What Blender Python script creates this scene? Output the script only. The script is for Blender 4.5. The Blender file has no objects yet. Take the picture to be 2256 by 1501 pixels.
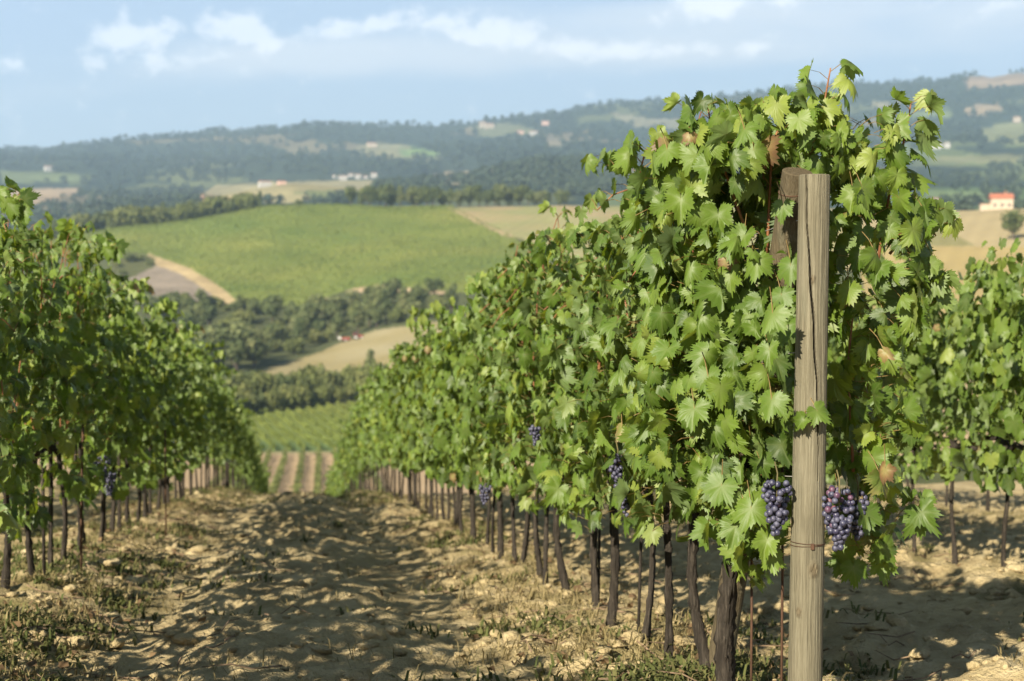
import bpy, bmesh, math, random
import numpy as np
from mathutils import Vector, Matrix

scene = bpy.context.scene
COL = scene.collection
R = math.radians

# ------------------------------------------------------------------ camera
FPX, PW, PH = 3133.0, 2256.0, 1501.0
PITCH, YAW = R(2.385), R(8.617)
cam_d = bpy.data.cameras.new('camera')
cam_d.sensor_width = 36.0
cam_d.lens = FPX / PW * 36.0
cam_d.clip_start = 0.05
cam_d.clip_end = 30000
cam_d.dof.use_dof = True
cam_d.dof.focus_distance = 3.95
cam_d.dof.aperture_fstop = 4.2
cam = bpy.data.objects.new('camera', cam_d)
COL.objects.link(cam)
cam.location = (0, 0, 0)
cam.rotation_euler = (R(90) - PITCH, 0, -YAW)
scene.camera = cam

# ------------------------------------------------------------------ light
SUN_EL, SUN_PHI = R(31), R(32)
fwd = np.array([math.sin(YAW), math.cos(YAW)])
rgt = np.array([math.cos(YAW), -math.sin(YAW)])
sh = -math.cos(SUN_PHI) * fwd - math.sin(SUN_PHI) * rgt
sun_dir = Vector((sh[0] * math.cos(SUN_EL), sh[1] * math.cos(SUN_EL), math.sin(SUN_EL)))
sun_d = bpy.data.lights.new('sun', 'SUN')
sun_d.energy = 5.0
sun_d.angle = R(0.53)
sun_d.color = (1.0, 0.90, 0.74)
sun = bpy.data.objects.new('sun', sun_d)
COL.objects.link(sun)
sun.rotation_euler = sun_dir.to_track_quat('Z', 'Y').to_euler()
sun.location = (-30, -20, 60)

scene.view_settings.view_transform = 'Standard'
scene.view_settings.look = 'None'
scene.view_settings.exposure = 1.30
scene.view_settings.gamma = 1.0
scene.cycles.use_denoising = True
scene.cycles.max_bounces = 8
scene.cycles.diffuse_bounces = 3
scene.cycles.transmission_bounces = 4
scene.cycles.volume_bounces = 1
scene.cycles.transparent_max_bounces = 6
scene.cycles.sample_clamp_indirect = 6.0


class NT:
    """Small helper that adds nodes to a tree."""
    def __init__(self, tree):
        self.t = tree
        tree.nodes.clear()

    def n(self, typ, **kw):
        nd = self.t.nodes.new(typ)
        for k, v in kw.items():
            setattr(nd, k, v)
        return nd

    def put(self, sock, v):
        if v is None:
            return
        if isinstance(v, bpy.types.NodeSocket):
            self.t.links.new(v, sock)
        else:
            sock.default_value = v

    def math(self, op, a, b=None, c=None, clamp=False):
        nd = self.n('ShaderNodeMath', operation=op, use_clamp=clamp)
        self.put(nd.inputs[0], a)
        self.put(nd.inputs[1], b)
        self.put(nd.inputs[2], c)
        return nd.outputs[0]

    def mix(self, fac, a, b, blend='MIX'):
        nd = self.n('ShaderNodeMix', data_type='RGBA', blend_type=blend)
        self.put(nd.inputs[0], fac)
        self.put(nd.inputs[6], a if isinstance(a, bpy.types.NodeSocket) else (*a, 1)[:4])
        self.put(nd.inputs[7], b if isinstance(b, bpy.types.NodeSocket) else (*b, 1)[:4])
        return nd.outputs[2]

    def noise(self, vec, scale, detail=4.0, rough=0.55, dist=0.0, col=False):
        nd = self.n('ShaderNodeTexNoise')
        self.put(nd.inputs['Vector'], vec)
        nd.inputs['Scale'].default_value = scale
        nd.inputs['Detail'].default_value = detail
        nd.inputs['Roughness'].default_value = rough
        nd.inputs['Distortion'].default_value = dist
        return nd.outputs[1 if col else 0]

    def ramp(self, fac, stops, interp='LINEAR'):
        nd = self.n('ShaderNodeValToRGB')
        cr = nd.color_ramp
        cr.interpolation = interp
        while len(cr.elements) < len(stops):
            cr.elements.new(0.5)
        for e, (p, c) in zip(cr.elements, stops):
            e.position = p
            e.color = (*c, 1) if len(c) == 3 else c
        self.put(nd.inputs[0], fac)
        return nd.outputs[0]

    def maprange(self, v, a, b, c=0.0, d=1.0, smooth=True):
        nd = self.n('ShaderNodeMapRange')
        nd.interpolation_type = 'SMOOTHSTEP' if smooth else 'LINEAR'
        self.put(nd.inputs[0], v)
        for i, x in enumerate((a, b, c, d)):
            self.put(nd.inputs[i + 1], x)
        return nd.outputs[0]

    def mapping(self, vec, scale=(1, 1, 1), loc=(0, 0, 0)):
        nd = self.n('ShaderNodeMapping')
        self.put(nd.inputs[0], vec)
        nd.inputs['Scale'].default_value = scale
        nd.inputs['Location'].default_value = loc
        return nd.outputs[0]

    def objco(self):
        return self.n('ShaderNodeTexCoord').outputs['Object']

    def attr(self, name):
        return self.n('ShaderNodeAttribute', attribute_name=name)

    def bump(self, h, strength, dist):
        nd = self.n('ShaderNodeBump')
        self.put(nd.inputs['Height'], h)
        nd.inputs['Strength'].default_value = strength
        nd.inputs['Distance'].default_value = dist
        return nd.outputs[0]

    def principled(self, base, rough=0.8, spec=0.2, normal=None):
        nd = self.n('ShaderNodeBsdfPrincipled')
        self.put(nd.inputs['Base Color'], base if isinstance(base, bpy.types.NodeSocket) else (*base, 1))
        self.put(nd.inputs['Roughness'], rough)
        nd.inputs['Specular IOR Level'].default_value = spec
        if normal is not None:
            self.put(nd.inputs['Normal'], normal)
        return nd.outputs[0]

    def out(self, shader):
        o = self.n('ShaderNodeOutputMaterial')
        self.t.links.new(shader, o.inputs[0])


def material(name):
    m = bpy.data.materials.new(name)
    m.use_nodes = True
    return m, NT(m.node_tree)


# ------------------------------------------------------------------ world: sky with thin cumulus
world = bpy.data.worlds.new('World')
scene.world = world
world.use_nodes = True
W = NT(world.node_tree)
sky = W.n('ShaderNodeTexSky', sky_type='NISHITA')
sky.sun_disc = False
sky.sun_elevation = SUN_EL
sky.sun_rotation = math.atan2(sun_dir.x, sun_dir.y)
sky.altitude = 300
sky.air_density = 1.0
sky.dust_density = 0.6
sky.ozone_density = 2.0
SKY_STRENGTH = 0.062
d = W.n('ShaderNodeTexCoord').outputs['Generated']
sep = W.n('ShaderNodeSeparateXYZ')
W.put(sep.inputs[0], d)
az = W.math('ARCTAN2', sep.outputs[0], sep.outputs[1])
hl = W.math('SQRT', W.math('ADD', W.math('POWER', sep.outputs[0], 2.0), W.math('POWER', sep.outputs[1], 2.0)))
el = W.math('ARCTAN2', sep.outputs[2], hl)


def sky_az(px):
    return YAW + math.atan((px - 1128) / FPX)


def sky_el(py):
    return (620 - py) / FPX


comb = W.n('ShaderNodeCombineXYZ')
W.put(comb.inputs[0], W.math('MULTIPLY', az, 1.0))
W.put(comb.inputs[1], W.math('MULTIPLY', el, 1.25))
cvec = comb.outputs[0]
puff = W.noise(cvec, 46.0, 8.0, 0.62, 0.2)
wisp = W.noise(W.mapping(cvec, (0.45, 1.5, 1)), 16.0, 5.0, 0.55, 0.4)


def blob_sum(blobs):
    tot = None
    for (px, py, wx, wy, amp) in blobs:
        du = W.math('DIVIDE', W.math('SUBTRACT', az, sky_az(px)), wx / FPX)
        dv = W.math('DIVIDE', W.math('SUBTRACT', el, sky_el(py)), wy / FPX)
        e = W.math('ADD', W.math('MULTIPLY', du, du), W.math('MULTIPLY', dv, dv))
        g = W.math('MULTIPLY', W.math('EXPONENT', W.math('MULTIPLY', e, -1.0)), amp)
        tot = g if tot is None else W.math('ADD', tot, g)
    return tot


puffs = blob_sum([(335, 95, 75, 30, 1.0), (275, 112, 40, 18, 0.8), (520, 78, 75, 34, 1.1), (590, 118, 40, 30, .7), (235, 155, 60, 30, .7),
                  (400, 150, 110, 35, .5), (720, 85, 60, 25, .65), (770, 78, 40, 18, .7), (860, 62, 80, 26, .9), (985, 65, 50, 25, .7),
                  (1105, 70, 85, 36, .9), (1050, 95, 50, 18, .6), (1560, 22, 60, 36, 1.0), (1520, 5, 50, 20, .7), (1290, 118, 130, 24, .9), (1480, 125, 160, 20, .6), (25, 175, 40, 20, .8),
                  (1720, 20, 160, 30, .5), (2200, 58, 120, 18, .6), (1690, 120, 90, 15, .5)])
sheet = blob_sum([(560, 150, 330, 45, .8), (950, 120, 330, 55, .7), (1500, 130, 420, 38, .75), (1850, 45, 520, 60, .75), (60, 220, 200, 50, .35), (1380, 60, 300, 45, .35), (2230, 80, 200, 60, .4)])
puff_a = W.maprange(W.math('ADD', W.math('MULTIPLY', puffs, 0.66), W.math('MULTIPLY', puff, 2.0)), 1.14, 1.66)
sheet_a = W.maprange(W.math('ADD', W.math('MULTIPLY', sheet, 0.7), W.math('MULTIPLY', wisp, 0.9)), 0.50, 1.15)
# no puffs far outside the band
base_sky = sky.outputs[0]
hsv = W.n('ShaderNodeHueSaturation')
hsv.inputs['Saturation'].default_value = 0.86
W.put(hsv.inputs['Color'], base_sky)
lowfac = W.maprange(el, 0.0, 0.20, 0.0, 1.0)
skyc = W.mix(lowfac, W.mix(0.62, hsv.outputs[0], (4.9, 5.8, 6.8)), W.mix(0.62, hsv.outputs[0], (3.9, 5.05, 6.8)))
skyc = W.mix(W.maprange(el, 0.20, 0.5, 0.0, 1.0), skyc, W.mix(1.0, base_sky, (.62, .62, .62), 'MULTIPLY'))
c1 = W.mix(W.math('MULTIPLY', sheet_a, 0.85), skyc, (6.5, 7.0, 7.7))
c2 = W.mix(W.math('MULTIPLY', puff_a, 0.56), c1, (10.3, 10.3, 10.4))
bg = W.n('ShaderNodeBackground')
W.put(bg.inputs[0], c2)
bg.inputs[1].default_value = SKY_STRENGTH
wo = W.n('ShaderNodeOutputWorld')
W.t.links.new(bg.outputs[0], wo.inputs[0])

# ------------------------------------------------------------------ geometry of the view
cp, sp = math.cos(PITCH), math.sin(PITCH)


def ray(px, py):
    """World direction through a photo pixel, scaled to horizontal length 1."""
    xc, yc = (px - 1128) / FPX, (PH / 2 - py) / FPX
    f_, z_ = cp + yc * sp, -sp + yc * cp
    x = xc * rgt[0] + f_ * fwd[0]
    y = xc * rgt[1] + f_ * fwd[1]
    h = math.hypot(x, y)
    return np.array([x / h, y / h, z_ / h])


def at_r(px, py, r):
    return ray(px, py) * r


def at_y(px, py, Y):
    v = ray(px, py)
    return v * (Y / v[1])


def project(P):
    P = np.asarray(P, float)
    f0 = P[..., 0] * fwd[0] + P[..., 1] * fwd[1]
    xr = P[..., 0] * rgt[0] + P[..., 1] * rgt[1]
    dep = f0 * cp - P[..., 2] * sp
    up = f0 * sp + P[..., 2] * cp
    return 1128 + FPX * xr / dep, PH / 2 - FPX * up / dep


def hash2(ix, iy, seed):
    n = (ix.astype(np.int64) * 374761393 + iy.astype(np.int64) * 668265263 + seed * 2147483647) & 0xFFFFFFFF
    n = ((n ^ (n >> 13)) * 1274126177) & 0xFFFFFFFF
    n = ((n ^ (n >> 16)) * 2246822519) & 0xFFFFFFFF
    return ((n ^ (n >> 15)) & 0xFFFFFF) / float(0xFFFFFF)


def vnoise(x, y, seed=0):
    ix, iy = np.floor(x), np.floor(y)
    fx, fy = x - ix, y - iy
    fx, fy = fx * fx * (3 - 2 * fx), fy * fy * (3 - 2 * fy)
    a = hash2(ix, iy, seed); b = hash2(ix + 1, iy, seed)
    c = hash2(ix, iy + 1, seed); e = hash2(ix + 1, iy + 1, seed)
    return (a + (b - a) * fx) * (1 - fy) + (c + (e - c) * fx) * fy


def fbm(x, y, octv=4, seed=0, gain=0.5):
    t, a, s = 0.0, 1.0, 0.0
    for k in range(octv):
        t = t + a * vnoise(x * 2 ** k + 17.3 * k, y * 2 ** k - 9.1 * k, seed + k)
        s += a
        a *= gain
    return t / s - 0.5


def sstep(a, b, v):
    t = np.clip((v - a) / (b - a), 0, 1)
    return t * t * (3 - 2 * t)


# ------------------------------------------------------------------ terrain height
def near_z(x, y):
    """The vineyard slope that the rows stand on."""
    x = np.asarray(x, float); y = np.asarray(y, float)
    tilt = -0.05 * np.clip(x, -5, 1.3)
    yy = np.clip(y - 15, 0, 27)
    far = np.maximum(y - 42, 0)
    return -0.77 + tilt - 0.1092 * y - 0.0024 * yy ** 2 - 0.06 * far


RK = np.array([60, 110, 165, 230, 300, 345, 430, 500, 560, 650, 800, 900, 1150, 1400, 1600, 2000, 2600, 3400, 4600, 5600, 6800], float)
CP = np.array([-900, 0, 300, 655, 960, 1200, 1500, 1900, 2256, 3150], float)
T = {
    0: [1246, 1190, 1105, 1000, 910, 860, 790, 720, 680, 620, 545, 560, 545, 520, 500, 450, 415, 375],
    300: [1246, 1190, 1105, 1000, 905, 850, 770, 690, 640, 580, 500, 520, 505, 478, 462, 445, 420, 370],
    655: [1246, 1190, 1110, 1000, 905, 850, 775, 690, 635, 560, 455, 475, 490, 447, 405, 425, 400, 345],
    960: [1246, 1190, 1110, 1000, 890, 830, 712, 655, 610, 545, 456, 475, 480, 450, 430, 400, 395, 340],
    1200: [1246, 1190, 1110, 1000, 890, 800, 700, 640, 600, 540, 455, 475, 475, 448, 415, 360, 365, 320],
    1500: [1246, 1190, 1110, 1000, 850, 760, 660, 600, 560, 510, 455, 470, 470, 450, 420, 358, 360, 300],
    1900: [1246, 1100, 1000, 880, 740, 680, 590, 530, 495, 470, 465, 470, 465, 450, 425, 385, 350, 300],
    2256: [1246, 1050, 930, 800, 660, 620, 550, 500, 458, 463, 472, 476, 462, 440, 420, 395, 345, 285]}
T[-900] = T[0]
T[3150] = T[2256]
RIDGE = np.array([(-900, 360), (-300, 345), (0, 332), (140, 329), (300, 314), (480, 293), (545, 294), (690, 275), (790, 274), (830, 278), (900, 276), (950, 279), (1070, 270),
                  (1190, 258), (1240, 254), (1290, 240), (1380, 233), (1490, 228), (1640, 208), (1750, 196), (1850, 186), (2000, 183), (2080, 178), (2130, 168), (2180, 171), (2256, 162), (2500, 150), (3150, 170)], float)


def zk(px, pys, rs):
    return np.array([at_r(px, p, r)[2] for p, r in zip(pys, rs)])


ZT = []
for c in CP:
    base = list(T[int(c)])
    ry = float(np.interp(c, RIDGE[:, 0], RIDGE[:, 1]))
    ZT.append(zk(c, base + [ry, ry + 30, ry + 60], RK))
ZT = np.array(ZT)                         # columns x knots
_h = np.diff(RK)


def pchip_slopes(z):
    dl = np.diff(z, axis=1) / _h
    m = np.zeros_like(z)
    a, b = dl[:, :-1], dl[:, 1:]
    w1, w2 = 2 * _h[1:] + _h[:-1], _h[1:] + 2 * _h[:-1]
    with np.errstate(divide='ignore', invalid='ignore'):
        hm = (w1 + w2) / (w1 / a + w2 / b)
    m[:, 1:-1] = np.where(a * b > 0, hm, 0)
    m[:, 0], m[:, -1] = dl[:, 0], dl[:, -1]
    return m


MT = pchip_slopes(ZT)


def px_of(x, y):
    """Column of the table that a ground point belongs to (its bearing)."""
    f0 = np.maximum(x * fwd[0] + y * fwd[1], 1e-3)
    return 1128 + FPX * (x * rgt[0] + y * rgt[1]) / f0


def far_z(x, y):
    x = np.asarray(x, float); y = np.asarray(y, float)
    r = np.hypot(x, y)
    px = np.clip(px_of(x, y), CP[0], CP[-1])
    rc = np.clip(r, RK[0], RK[-1] - 1e-6)
    ki = np.clip(np.searchsorted(RK, rc, 'right') - 1, 0, len(RK) - 2)
    t = (rc - RK[ki]) / _h[ki]
    ci = np.clip(np.searchsorted(CP, px, 'right') - 1, 0, len(CP) - 2)
    s = (px - CP[ci]) / (CP[ci + 1] - CP[ci])
    s = s * s * (3 - 2 * s) * 0.6 + s * 0.4

    def ev(c):
        z0, z1, m0, m1 = ZT[c, ki], ZT[c, ki + 1], MT[c, ki] * _h[ki], MT[c, ki + 1] * _h[ki]
        return (2 * t ** 3 - 3 * t ** 2 + 1) * z0 + (t ** 3 - 2 * t ** 2 + t) * m0 + (-2 * t ** 3 + 3 * t ** 2) * z1 + (t ** 3 - t ** 2) * m1
    z = ev(ci) * (1 - s) + ev(ci + 1) * s
    # fine shape of the skyline ridge
    rdg = np.interp(px, RIDGE[:, 0], RIDGE[:, 1])
    rdc = np.interp(px, CP, np.interp(CP, RIDGE[:, 0], RIDGE[:, 1]))
    w = np.exp(-((r - 4600) / 900.0) ** 2)
    z = z + w * (rdc - rdg) / FPX * r
    z = z + sstep(120, 500, r) * fbm(x / 60, y / 60, 3, 5) * 3.0 * (1 - sstep(1200, 1800, r) * 0.6)
    z = z + sstep(1500, 3200, r) * fbm(x / 420, y / 420, 4, 11) * 70.0 * (1 - 0.75 * w)
    z = z + sstep(1500, 3000, r) * (1 - sstep(5000, 5600, r)) * fbm(x / 45, y / 45, 2, 21) * 16.0
    return z


def terrain_z(x, y):
    x = np.asarray(x, float); y = np.asarray(y, float)
    r = np.hypot(x, y)
    w = sstep(50, 95, r)
    return near_z(x, y) * (1 - w) + far_z(x, y) * w


def find_r(px, py, r0, r1, n=500):
    """Distance along a bearing at which the ground is seen at height py."""
    v = ray(px, 620)
    rs = np.linspace(r0, r1, n)
    z = terrain_z(v[0] * rs, v[1] * rs)
    P = np.stack([v[0] * rs, v[1] * rs, z], 1)
    yy = project(P)[1]
    k = int(np.argmin(np.abs(yy - py)))
    return P[k]


def inpoly(px, py, poly):
    poly = np.asarray(poly, float)
    ins = np.zeros(px.shape, bool)
    j = len(poly) - 1
    for i in range(len(poly)):
        xi, yi, xj, yj = *poly[i], *poly[j]
        c = ((yi > py) != (yj > py))
        with np.errstate(divide='ignore', invalid='ignore'):
            xx = (xj - xi) * (py - yi) / (yj - yi) + xi
        ins ^= c & (px < xx)
        j = i
    return ins


# ------------------------------------------------------------------ mesh helpers
def link(name, verts, faces, mat=None, parent=None, smooth=False, attrs=None, mats=None, mi=None):
    me = bpy.data.meshes.new(name)
    V = np.asarray(verts, np.float32).reshape(-1, 3)
    if isinstance(faces, np.ndarray):
        k = faces.shape[1]
        me.vertices.add(len(V)); me.vertices.foreach_set('co', V.ravel())
        me.loops.add(faces.size); me.loops.foreach_set('vertex_index', faces.ravel().astype(np.int32))
        me.polygons.add(len(faces))
        me.polygons.foreach_set('loop_start', np.arange(0, faces.size, k, dtype=np.int32))
        me.polygons.foreach_set('loop_total', np.full(len(faces), k, np.int32))
        me.update(calc_edges=True)
    else:
        me.from_pydata(V.tolist(), [], faces)
        me.update()
    if mats:
        for m in mats:
            me.materials.append(m)
        if mi is not None:
            me.polygons.foreach_set('material_index', np.asarray(mi, np.int32))
    elif mat:
        me.materials.append(mat)
    if smooth:
        me.polygons.foreach_set('use_smooth', np.ones(len(me.polygons), bool))
    for an, av in (attrs or {}).items():
        a = me.color_attributes.new(an, 'FLOAT_COLOR', 'POINT')
        a.data.foreach_set('color', np.asarray(av, np.float32).ravel())
    o = bpy.data.objects.new(name, me)
    COL.objects.link(o)
    if parent:
        o.parent = parent
    return o


def tag(o, label=None, cat=None, group=None, kind=None):
    if label: o['label'] = label
    if cat: o['category'] = cat
    if group: o['group'] = group
    if kind: o['kind'] = kind
    return o


def empty(name, loc, rz=0.0):
    o = bpy.data.objects.new(name, None)
    o.empty_display_size = 0.2
    COL.objects.link(o)
    o.location = [float(c) for c in loc]
    o.rotation_euler = (0, 0, rz)
    return o


def copy_tree(o, parent=None):
    c = o.copy()
    COL.objects.link(c)
    if parent is not None:
        c.parent = parent
    for ch in list(o.children):
        copy_tree(ch, c)
    return c


class MB:
    """Collects simple solids into one mesh."""
    def __init__(self):
        self.v, self.f = [], []

    def add(self, vs, fs):
        b = len(self.v)
        self.v += [tuple(map(float, p)) for p in vs]
        self.f += [tuple(i + b for i in q) for q in fs]

    def box(self, c, s, rz=0.0):
        cx, cy, cz = c; sx, sy, sz = [k / 2 for k in s]
        ca, sa = math.cos(rz), math.sin(rz)
        vs = []
        for dz in (-sz, sz):
            for dx, dy in ((-sx, -sy), (sx, -sy), (sx, sy), (-sx, sy)):
                vs.append((cx + dx * ca - dy * sa, cy + dx * sa + dy * ca, cz + dz))
        self.add(vs, [(3, 2, 1, 0), (4, 5, 6, 7), (0, 1, 5, 4), (1, 2, 6, 5), (2, 3, 7, 6), (3, 0, 4, 7)])

    def tube(self, pts, rad, seg=8, cap=True, rng=None, rough=0.0):
        V_, F_ = tube(pts, rad, seg, cap, rng, rough)
        self.add(V_, F_)

    def build(self, name, mat, parent=None, smooth=False):
        return link(name, self.v, self.f, mat, parent, smooth)


def tube(pts, rad, seg=8, cap=True, rng=None, rough=0.0):
    pts = np.asarray(pts, float)
    n = len(pts)
    rad = np.broadcast_to(np.asarray(rad, float), (n,))
    tg = np.gradient(pts, axis=0)
    tg /= np.linalg.norm(tg, axis=1, keepdims=True) + 1e-9
    ref = np.array([1.0, 0, 0]) if abs(tg[0][0]) < 0.8 else np.array([0, 1.0, 0])
    V_, F_ = [], []
    ridge = (1 + rough * (rng.random(seg) - 0.5) * 2) if rng is not None else np.ones(seg)
    u = ref - tg[0] * np.dot(ref, tg[0]); u /= np.linalg.norm(u)
    for i in range(n):
        u = u - tg[i] * np.dot(u, tg[i]); u /= np.linalg.norm(u) + 1e-9
        w = np.cross(tg[i], u)
        for k in range(seg):
            a = 2 * math.pi * k / seg
            rr = rad[i] * ridge[k] * (1 + (rough * 0.6 * (rng.random() - 0.5) * 2 if rng is not None else 0))
            V_.append(pts[i] + rr * (math.cos(a) * u + math.sin(a) * w))
    for i in range(n - 1):
        for k in range(seg):
            k2 = (k + 1) % seg
            F_.append((i * seg + k, i * seg + k2, (i + 1) * seg + k2, (i + 1) * seg + k))
    if cap:
        F_.append(tuple(range(seg))[::-1])
        F_.append(tuple((n - 1) * seg + k for k in range(seg)))
    return V_, F_


ONES = 'first second third fourth fifth sixth seventh eighth ninth tenth eleventh twelfth thirteenth fourteenth fifteenth sixteenth seventeenth eighteenth nineteenth'.split()
TENS = {2: 'twenty', 3: 'thirty', 4: 'forty', 5: 'fifty', 6: 'sixty', 7: 'seventy', 8: 'eighty', 9: 'ninety'}
TENTH = {2: 'twentieth', 3: 'thirtieth', 4: 'fortieth', 5: 'fiftieth', 6: 'sixtieth', 7: 'seventieth', 8: 'eightieth', 9: 'ninetieth'}


def ordinal(n):
    if n < 20:
        return ONES[n - 1]
    t, o = divmod(n, 10)
    return TENTH[t] if o == 0 else TENS[t] + '-' + ONES[o - 1]


# ------------------------------------------------------------------ materials
def mat_leaf():
    m, N = material('vine leaf')
    a = N.attr('leaf')
    s = N.n('ShaderNodeSeparateColor')
    N.put(s.inputs[0], a.outputs['Color'])
    hue, age, vein = s.outputs
    pet = a.outputs['Alpha']
    base = N.ramp(hue, [(0.0, (.026, .060, .007)), (0.45, (.072, .136, .013)), (0.8, (.128, .198, .023)), (1.0, (.205, .258, .046))])
    co = N.objco()
    base = N.mix(N.math('MULTIPLY', N.noise(co, 22.0, 3.0), 0.55), base, N.mix(0.5, base, (.13, .155, .035)))
    aged = N.ramp(age, [(0.0, (.20, .19, .045)), (0.5, (.26, .20, .08)), (0.8, (.17, .10, .05)), (1.0, (.11, .068, .038))])
    agef = N.maprange(N.math('ADD', age, N.math('MULTIPLY', N.math('SUBTRACT', N.noise(co, 30.0, 3.0), 0.5), N.math('MULTIPLY', age, 1.4))), 0.08, 0.45)
    base = N.mix(agef, base, aged)
    base = N.mix(N.math('MULTIPLY', vein, 0.32), base, (.17, .20, .075))
    back = N.n('ShaderNodeNewGeometry').outputs['Backfacing']
    base = N.mix(N.math('MULTIPLY', back, 0.55), base, N.mix(0.5, base, (.16, .20, .11)))
    base = N.mix(pet, base, (.24, .17, .06))
    b = N.bump(N.noise(co, 260.0, 2.0), 0.25, 0.002)
    rough = N.math('ADD', 0.40, N.math('MULTIPLY', N.noise(co, 40.0), 0.22))
    p = N.principled(base, rough, 0.42, b)
    tr = N.n('ShaderNodeBsdfTranslucent')
    N.put(tr.inputs[0], N.mix(1.0, base, (2.4, 2.0, 0.7), 'MULTIPLY'))
    mx = N.n('ShaderNodeMixShader')
    mx.inputs[0].default_value = 0.35
    N.t.links.new(p, mx.inputs[1]); N.t.links.new(tr.outputs[0], mx.inputs[2])
    N.out(mx.outputs[0])
    return m


def mat_bark():
    m, N = material('vine bark')
    co = N.objco()
    st = N.noise(N.mapping(co, (60, 60, 7)), 1.6, 5.0, 0.65, 0.6)
    col = N.ramp(st, [(0.25, (.009, .007, .006)), (0.5, (.028, .022, .017)), (0.75, (.085, .070, .053))])
    col = N.mix(N.math('MULTIPLY', N.noise(co, 9.0), 0.35), col, (.07, .066, .052))
    N.out(N.principled(col, 0.92, 0.1, N.bump(st, 1.0, 0.012)))
    return m


def mat_cane():
    m, N = material('red brown cane')
    co = N.objco()
    col = N.ramp(N.noise(co, 14.0, 3.0), [(0.3, (.14, .055, .025)), (0.6, (.23, .10, .042)), (0.8, (.27, .16, .065))])
    N.out(N.principled(col, 0.55, 0.3, N.bump(N.noise(N.mapping(co, (200, 200, 20)), 2.0), 0.3, .002)))
    return m


def mat_post(name, dark, mid, light):
    m, N = material(name)
    co = N.objco()
    g1 = N.noise(N.mapping(co, (30, 30, 1.3)), 3.0, 6.0, 0.65, 0.5)
    g2 = N.noise(N.mapping(co, (90, 90, 2.4)), 3.0, 4.0, 0.6, 0.2)
    g3 = N.noise(co, 5.0, 3.0)
    col = N.ramp(N.math('ADD', N.math('MULTIPLY', g1, 0.65), N.math('MULTIPLY', g2, 0.35)), [(0.3, dark), (0.48, mid), (0.68, light)])
    col = N.mix(N.math('MULTIPLY', N.maprange(g3, 0.5, 0.72), 0.45), col, tuple(k * .72 for k in mid))
    col = N.mix(N.math('MULTIPLY', N.maprange(N.noise(N.mapping(co, (7, 7, 1.2)), 2.2, 4.0), 0.52, 0.7), 0.4), col, (.12, .125, .085))
    kn = N.attr('knot')
    sp_ = N.n('ShaderNodeSeparateColor'); N.put(sp_.inputs[0], kn.outputs['Color'])
    col = N.mix(sp_.outputs[0], col, (.022, .016, .010))
    col = N.mix(N.math('MULTIPLY', sp_.outputs[1], 0.6), col, (.10, .065, .03))
    N.out(N.principled(col, 0.85, 0.18, N.bump(N.math('ADD', g1, g2), 0.9, 0.006)))
    return m


def mat_ground():
    m, N = material('dry clay soil')
    co = N.objco()
    a = N.attr('soil')
    s = N.n('ShaderNodeSeparateColor'); N.put(s.inputs[0], a.outputs['Color'])
    n1 = N.noise(co, 1.1, 5.0, 0.6)
    n2 = N.noise(co, 9.0, 5.0, 0.65)
    n3 = N.noise(co, 55.0, 4.0, 0.6)
    col = N.ramp(N.math('ADD', N.math('MULTIPLY', n1, 0.4), N.math('MULTIPLY', n2, 0.6)), [(0.32, (.215, .162, .084)), (0.5, (.36, .287, .152)), (0.68, (.49, .40, .235))])
    col = N.mix(N.maprange(n3, 0.55, 0.8), col, (.43, .35, .22))
    grass = N.mix(n2, (.10, .092, .038), (.20, .165, .072))
    col = N.mix(N.math('MULTIPLY', s.outputs[1], N.maprange(N.noise(co, 3.5, 4.0), 0.42, 0.62)), col, grass)
    h = N.math('ADD', N.math('MULTIPLY', n2, 0.5), N.math('MULTIPLY', n3, 0.5))
    N.out(N.principled(col, 0.97, 0.08, N.bump(h, 1.0, 0.05)))
    return m


def mat_land(name, s1, s2, amp, stripe=None):
    """Open country: the colour of each field is its land cover; noise gives the small variation."""
    m, N = material(name)
    co = N.objco()
    a = N.attr('cover').outputs['Color']
    n = N.math('ADD', N.math('MULTIPLY', N.noise(co, s1, 5.0, 0.6), 0.55), N.math('MULTIPLY', N.noise(co, s2, 4.0, 0.65), 0.45))
    f = N.maprange(n, 0.33, 0.67, 1.0 - amp, 1.0 + amp, smooth=False)
    if stripe:
        ang, per, k = stripe
        vr = N.n('ShaderNodeVectorRotate'); vr.rotation_type = 'Z_AXIS'
        N.put(vr.inputs['Vector'], co); vr.inputs['Angle'].default_value = ang
        sx = N.n('ShaderNodeSeparateXYZ'); N.put(sx.inputs[0], vr.outputs[0])
        wv = N.math('SINE', N.math('MULTIPLY', sx.outputs[0], 2 * math.pi / per))
        f = N.math('MULTIPLY', f, N.math('ADD', 1.0, N.math('MULTIPLY', wv, k)))
    v = N.n('ShaderNodeVectorMath', operation='SCALE')
    N.put(v.inputs[0], a); N.put(v.inputs['Scale'], N.math('MULTIPLY', f, 0.82))
    N.out(N.principled(v.outputs[0], 1.0, 0.05))
    return m


def mat_foliage(name, stops, trans=0.2):
    m, N = material(name)
    a = N.attr('leaf')
    s = N.n('ShaderNodeSeparateColor'); N.put(s.inputs[0], a.outputs['Color'])
    oi = N.n('ShaderNodeObjectInfo').outputs['Random']
    col = N.ramp(N.math('ADD', N.math('MULTIPLY', s.outputs[0], 0.6), N.math('MULTIPLY', oi, 0.4)), stops)
    p = N.principled(col, 0.8, 0.15)
    tr = N.n('ShaderNodeBsdfTranslucent'); N.put(tr.inputs[0], col)
    mx = N.n('ShaderNodeMixShader'); mx.inputs[0].default_value = trans
    N.t.links.new(p, mx.inputs[1]); N.t.links.new(tr.outputs[0], mx.inputs[2])
    N.out(mx.outputs[0])
    return m


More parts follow.
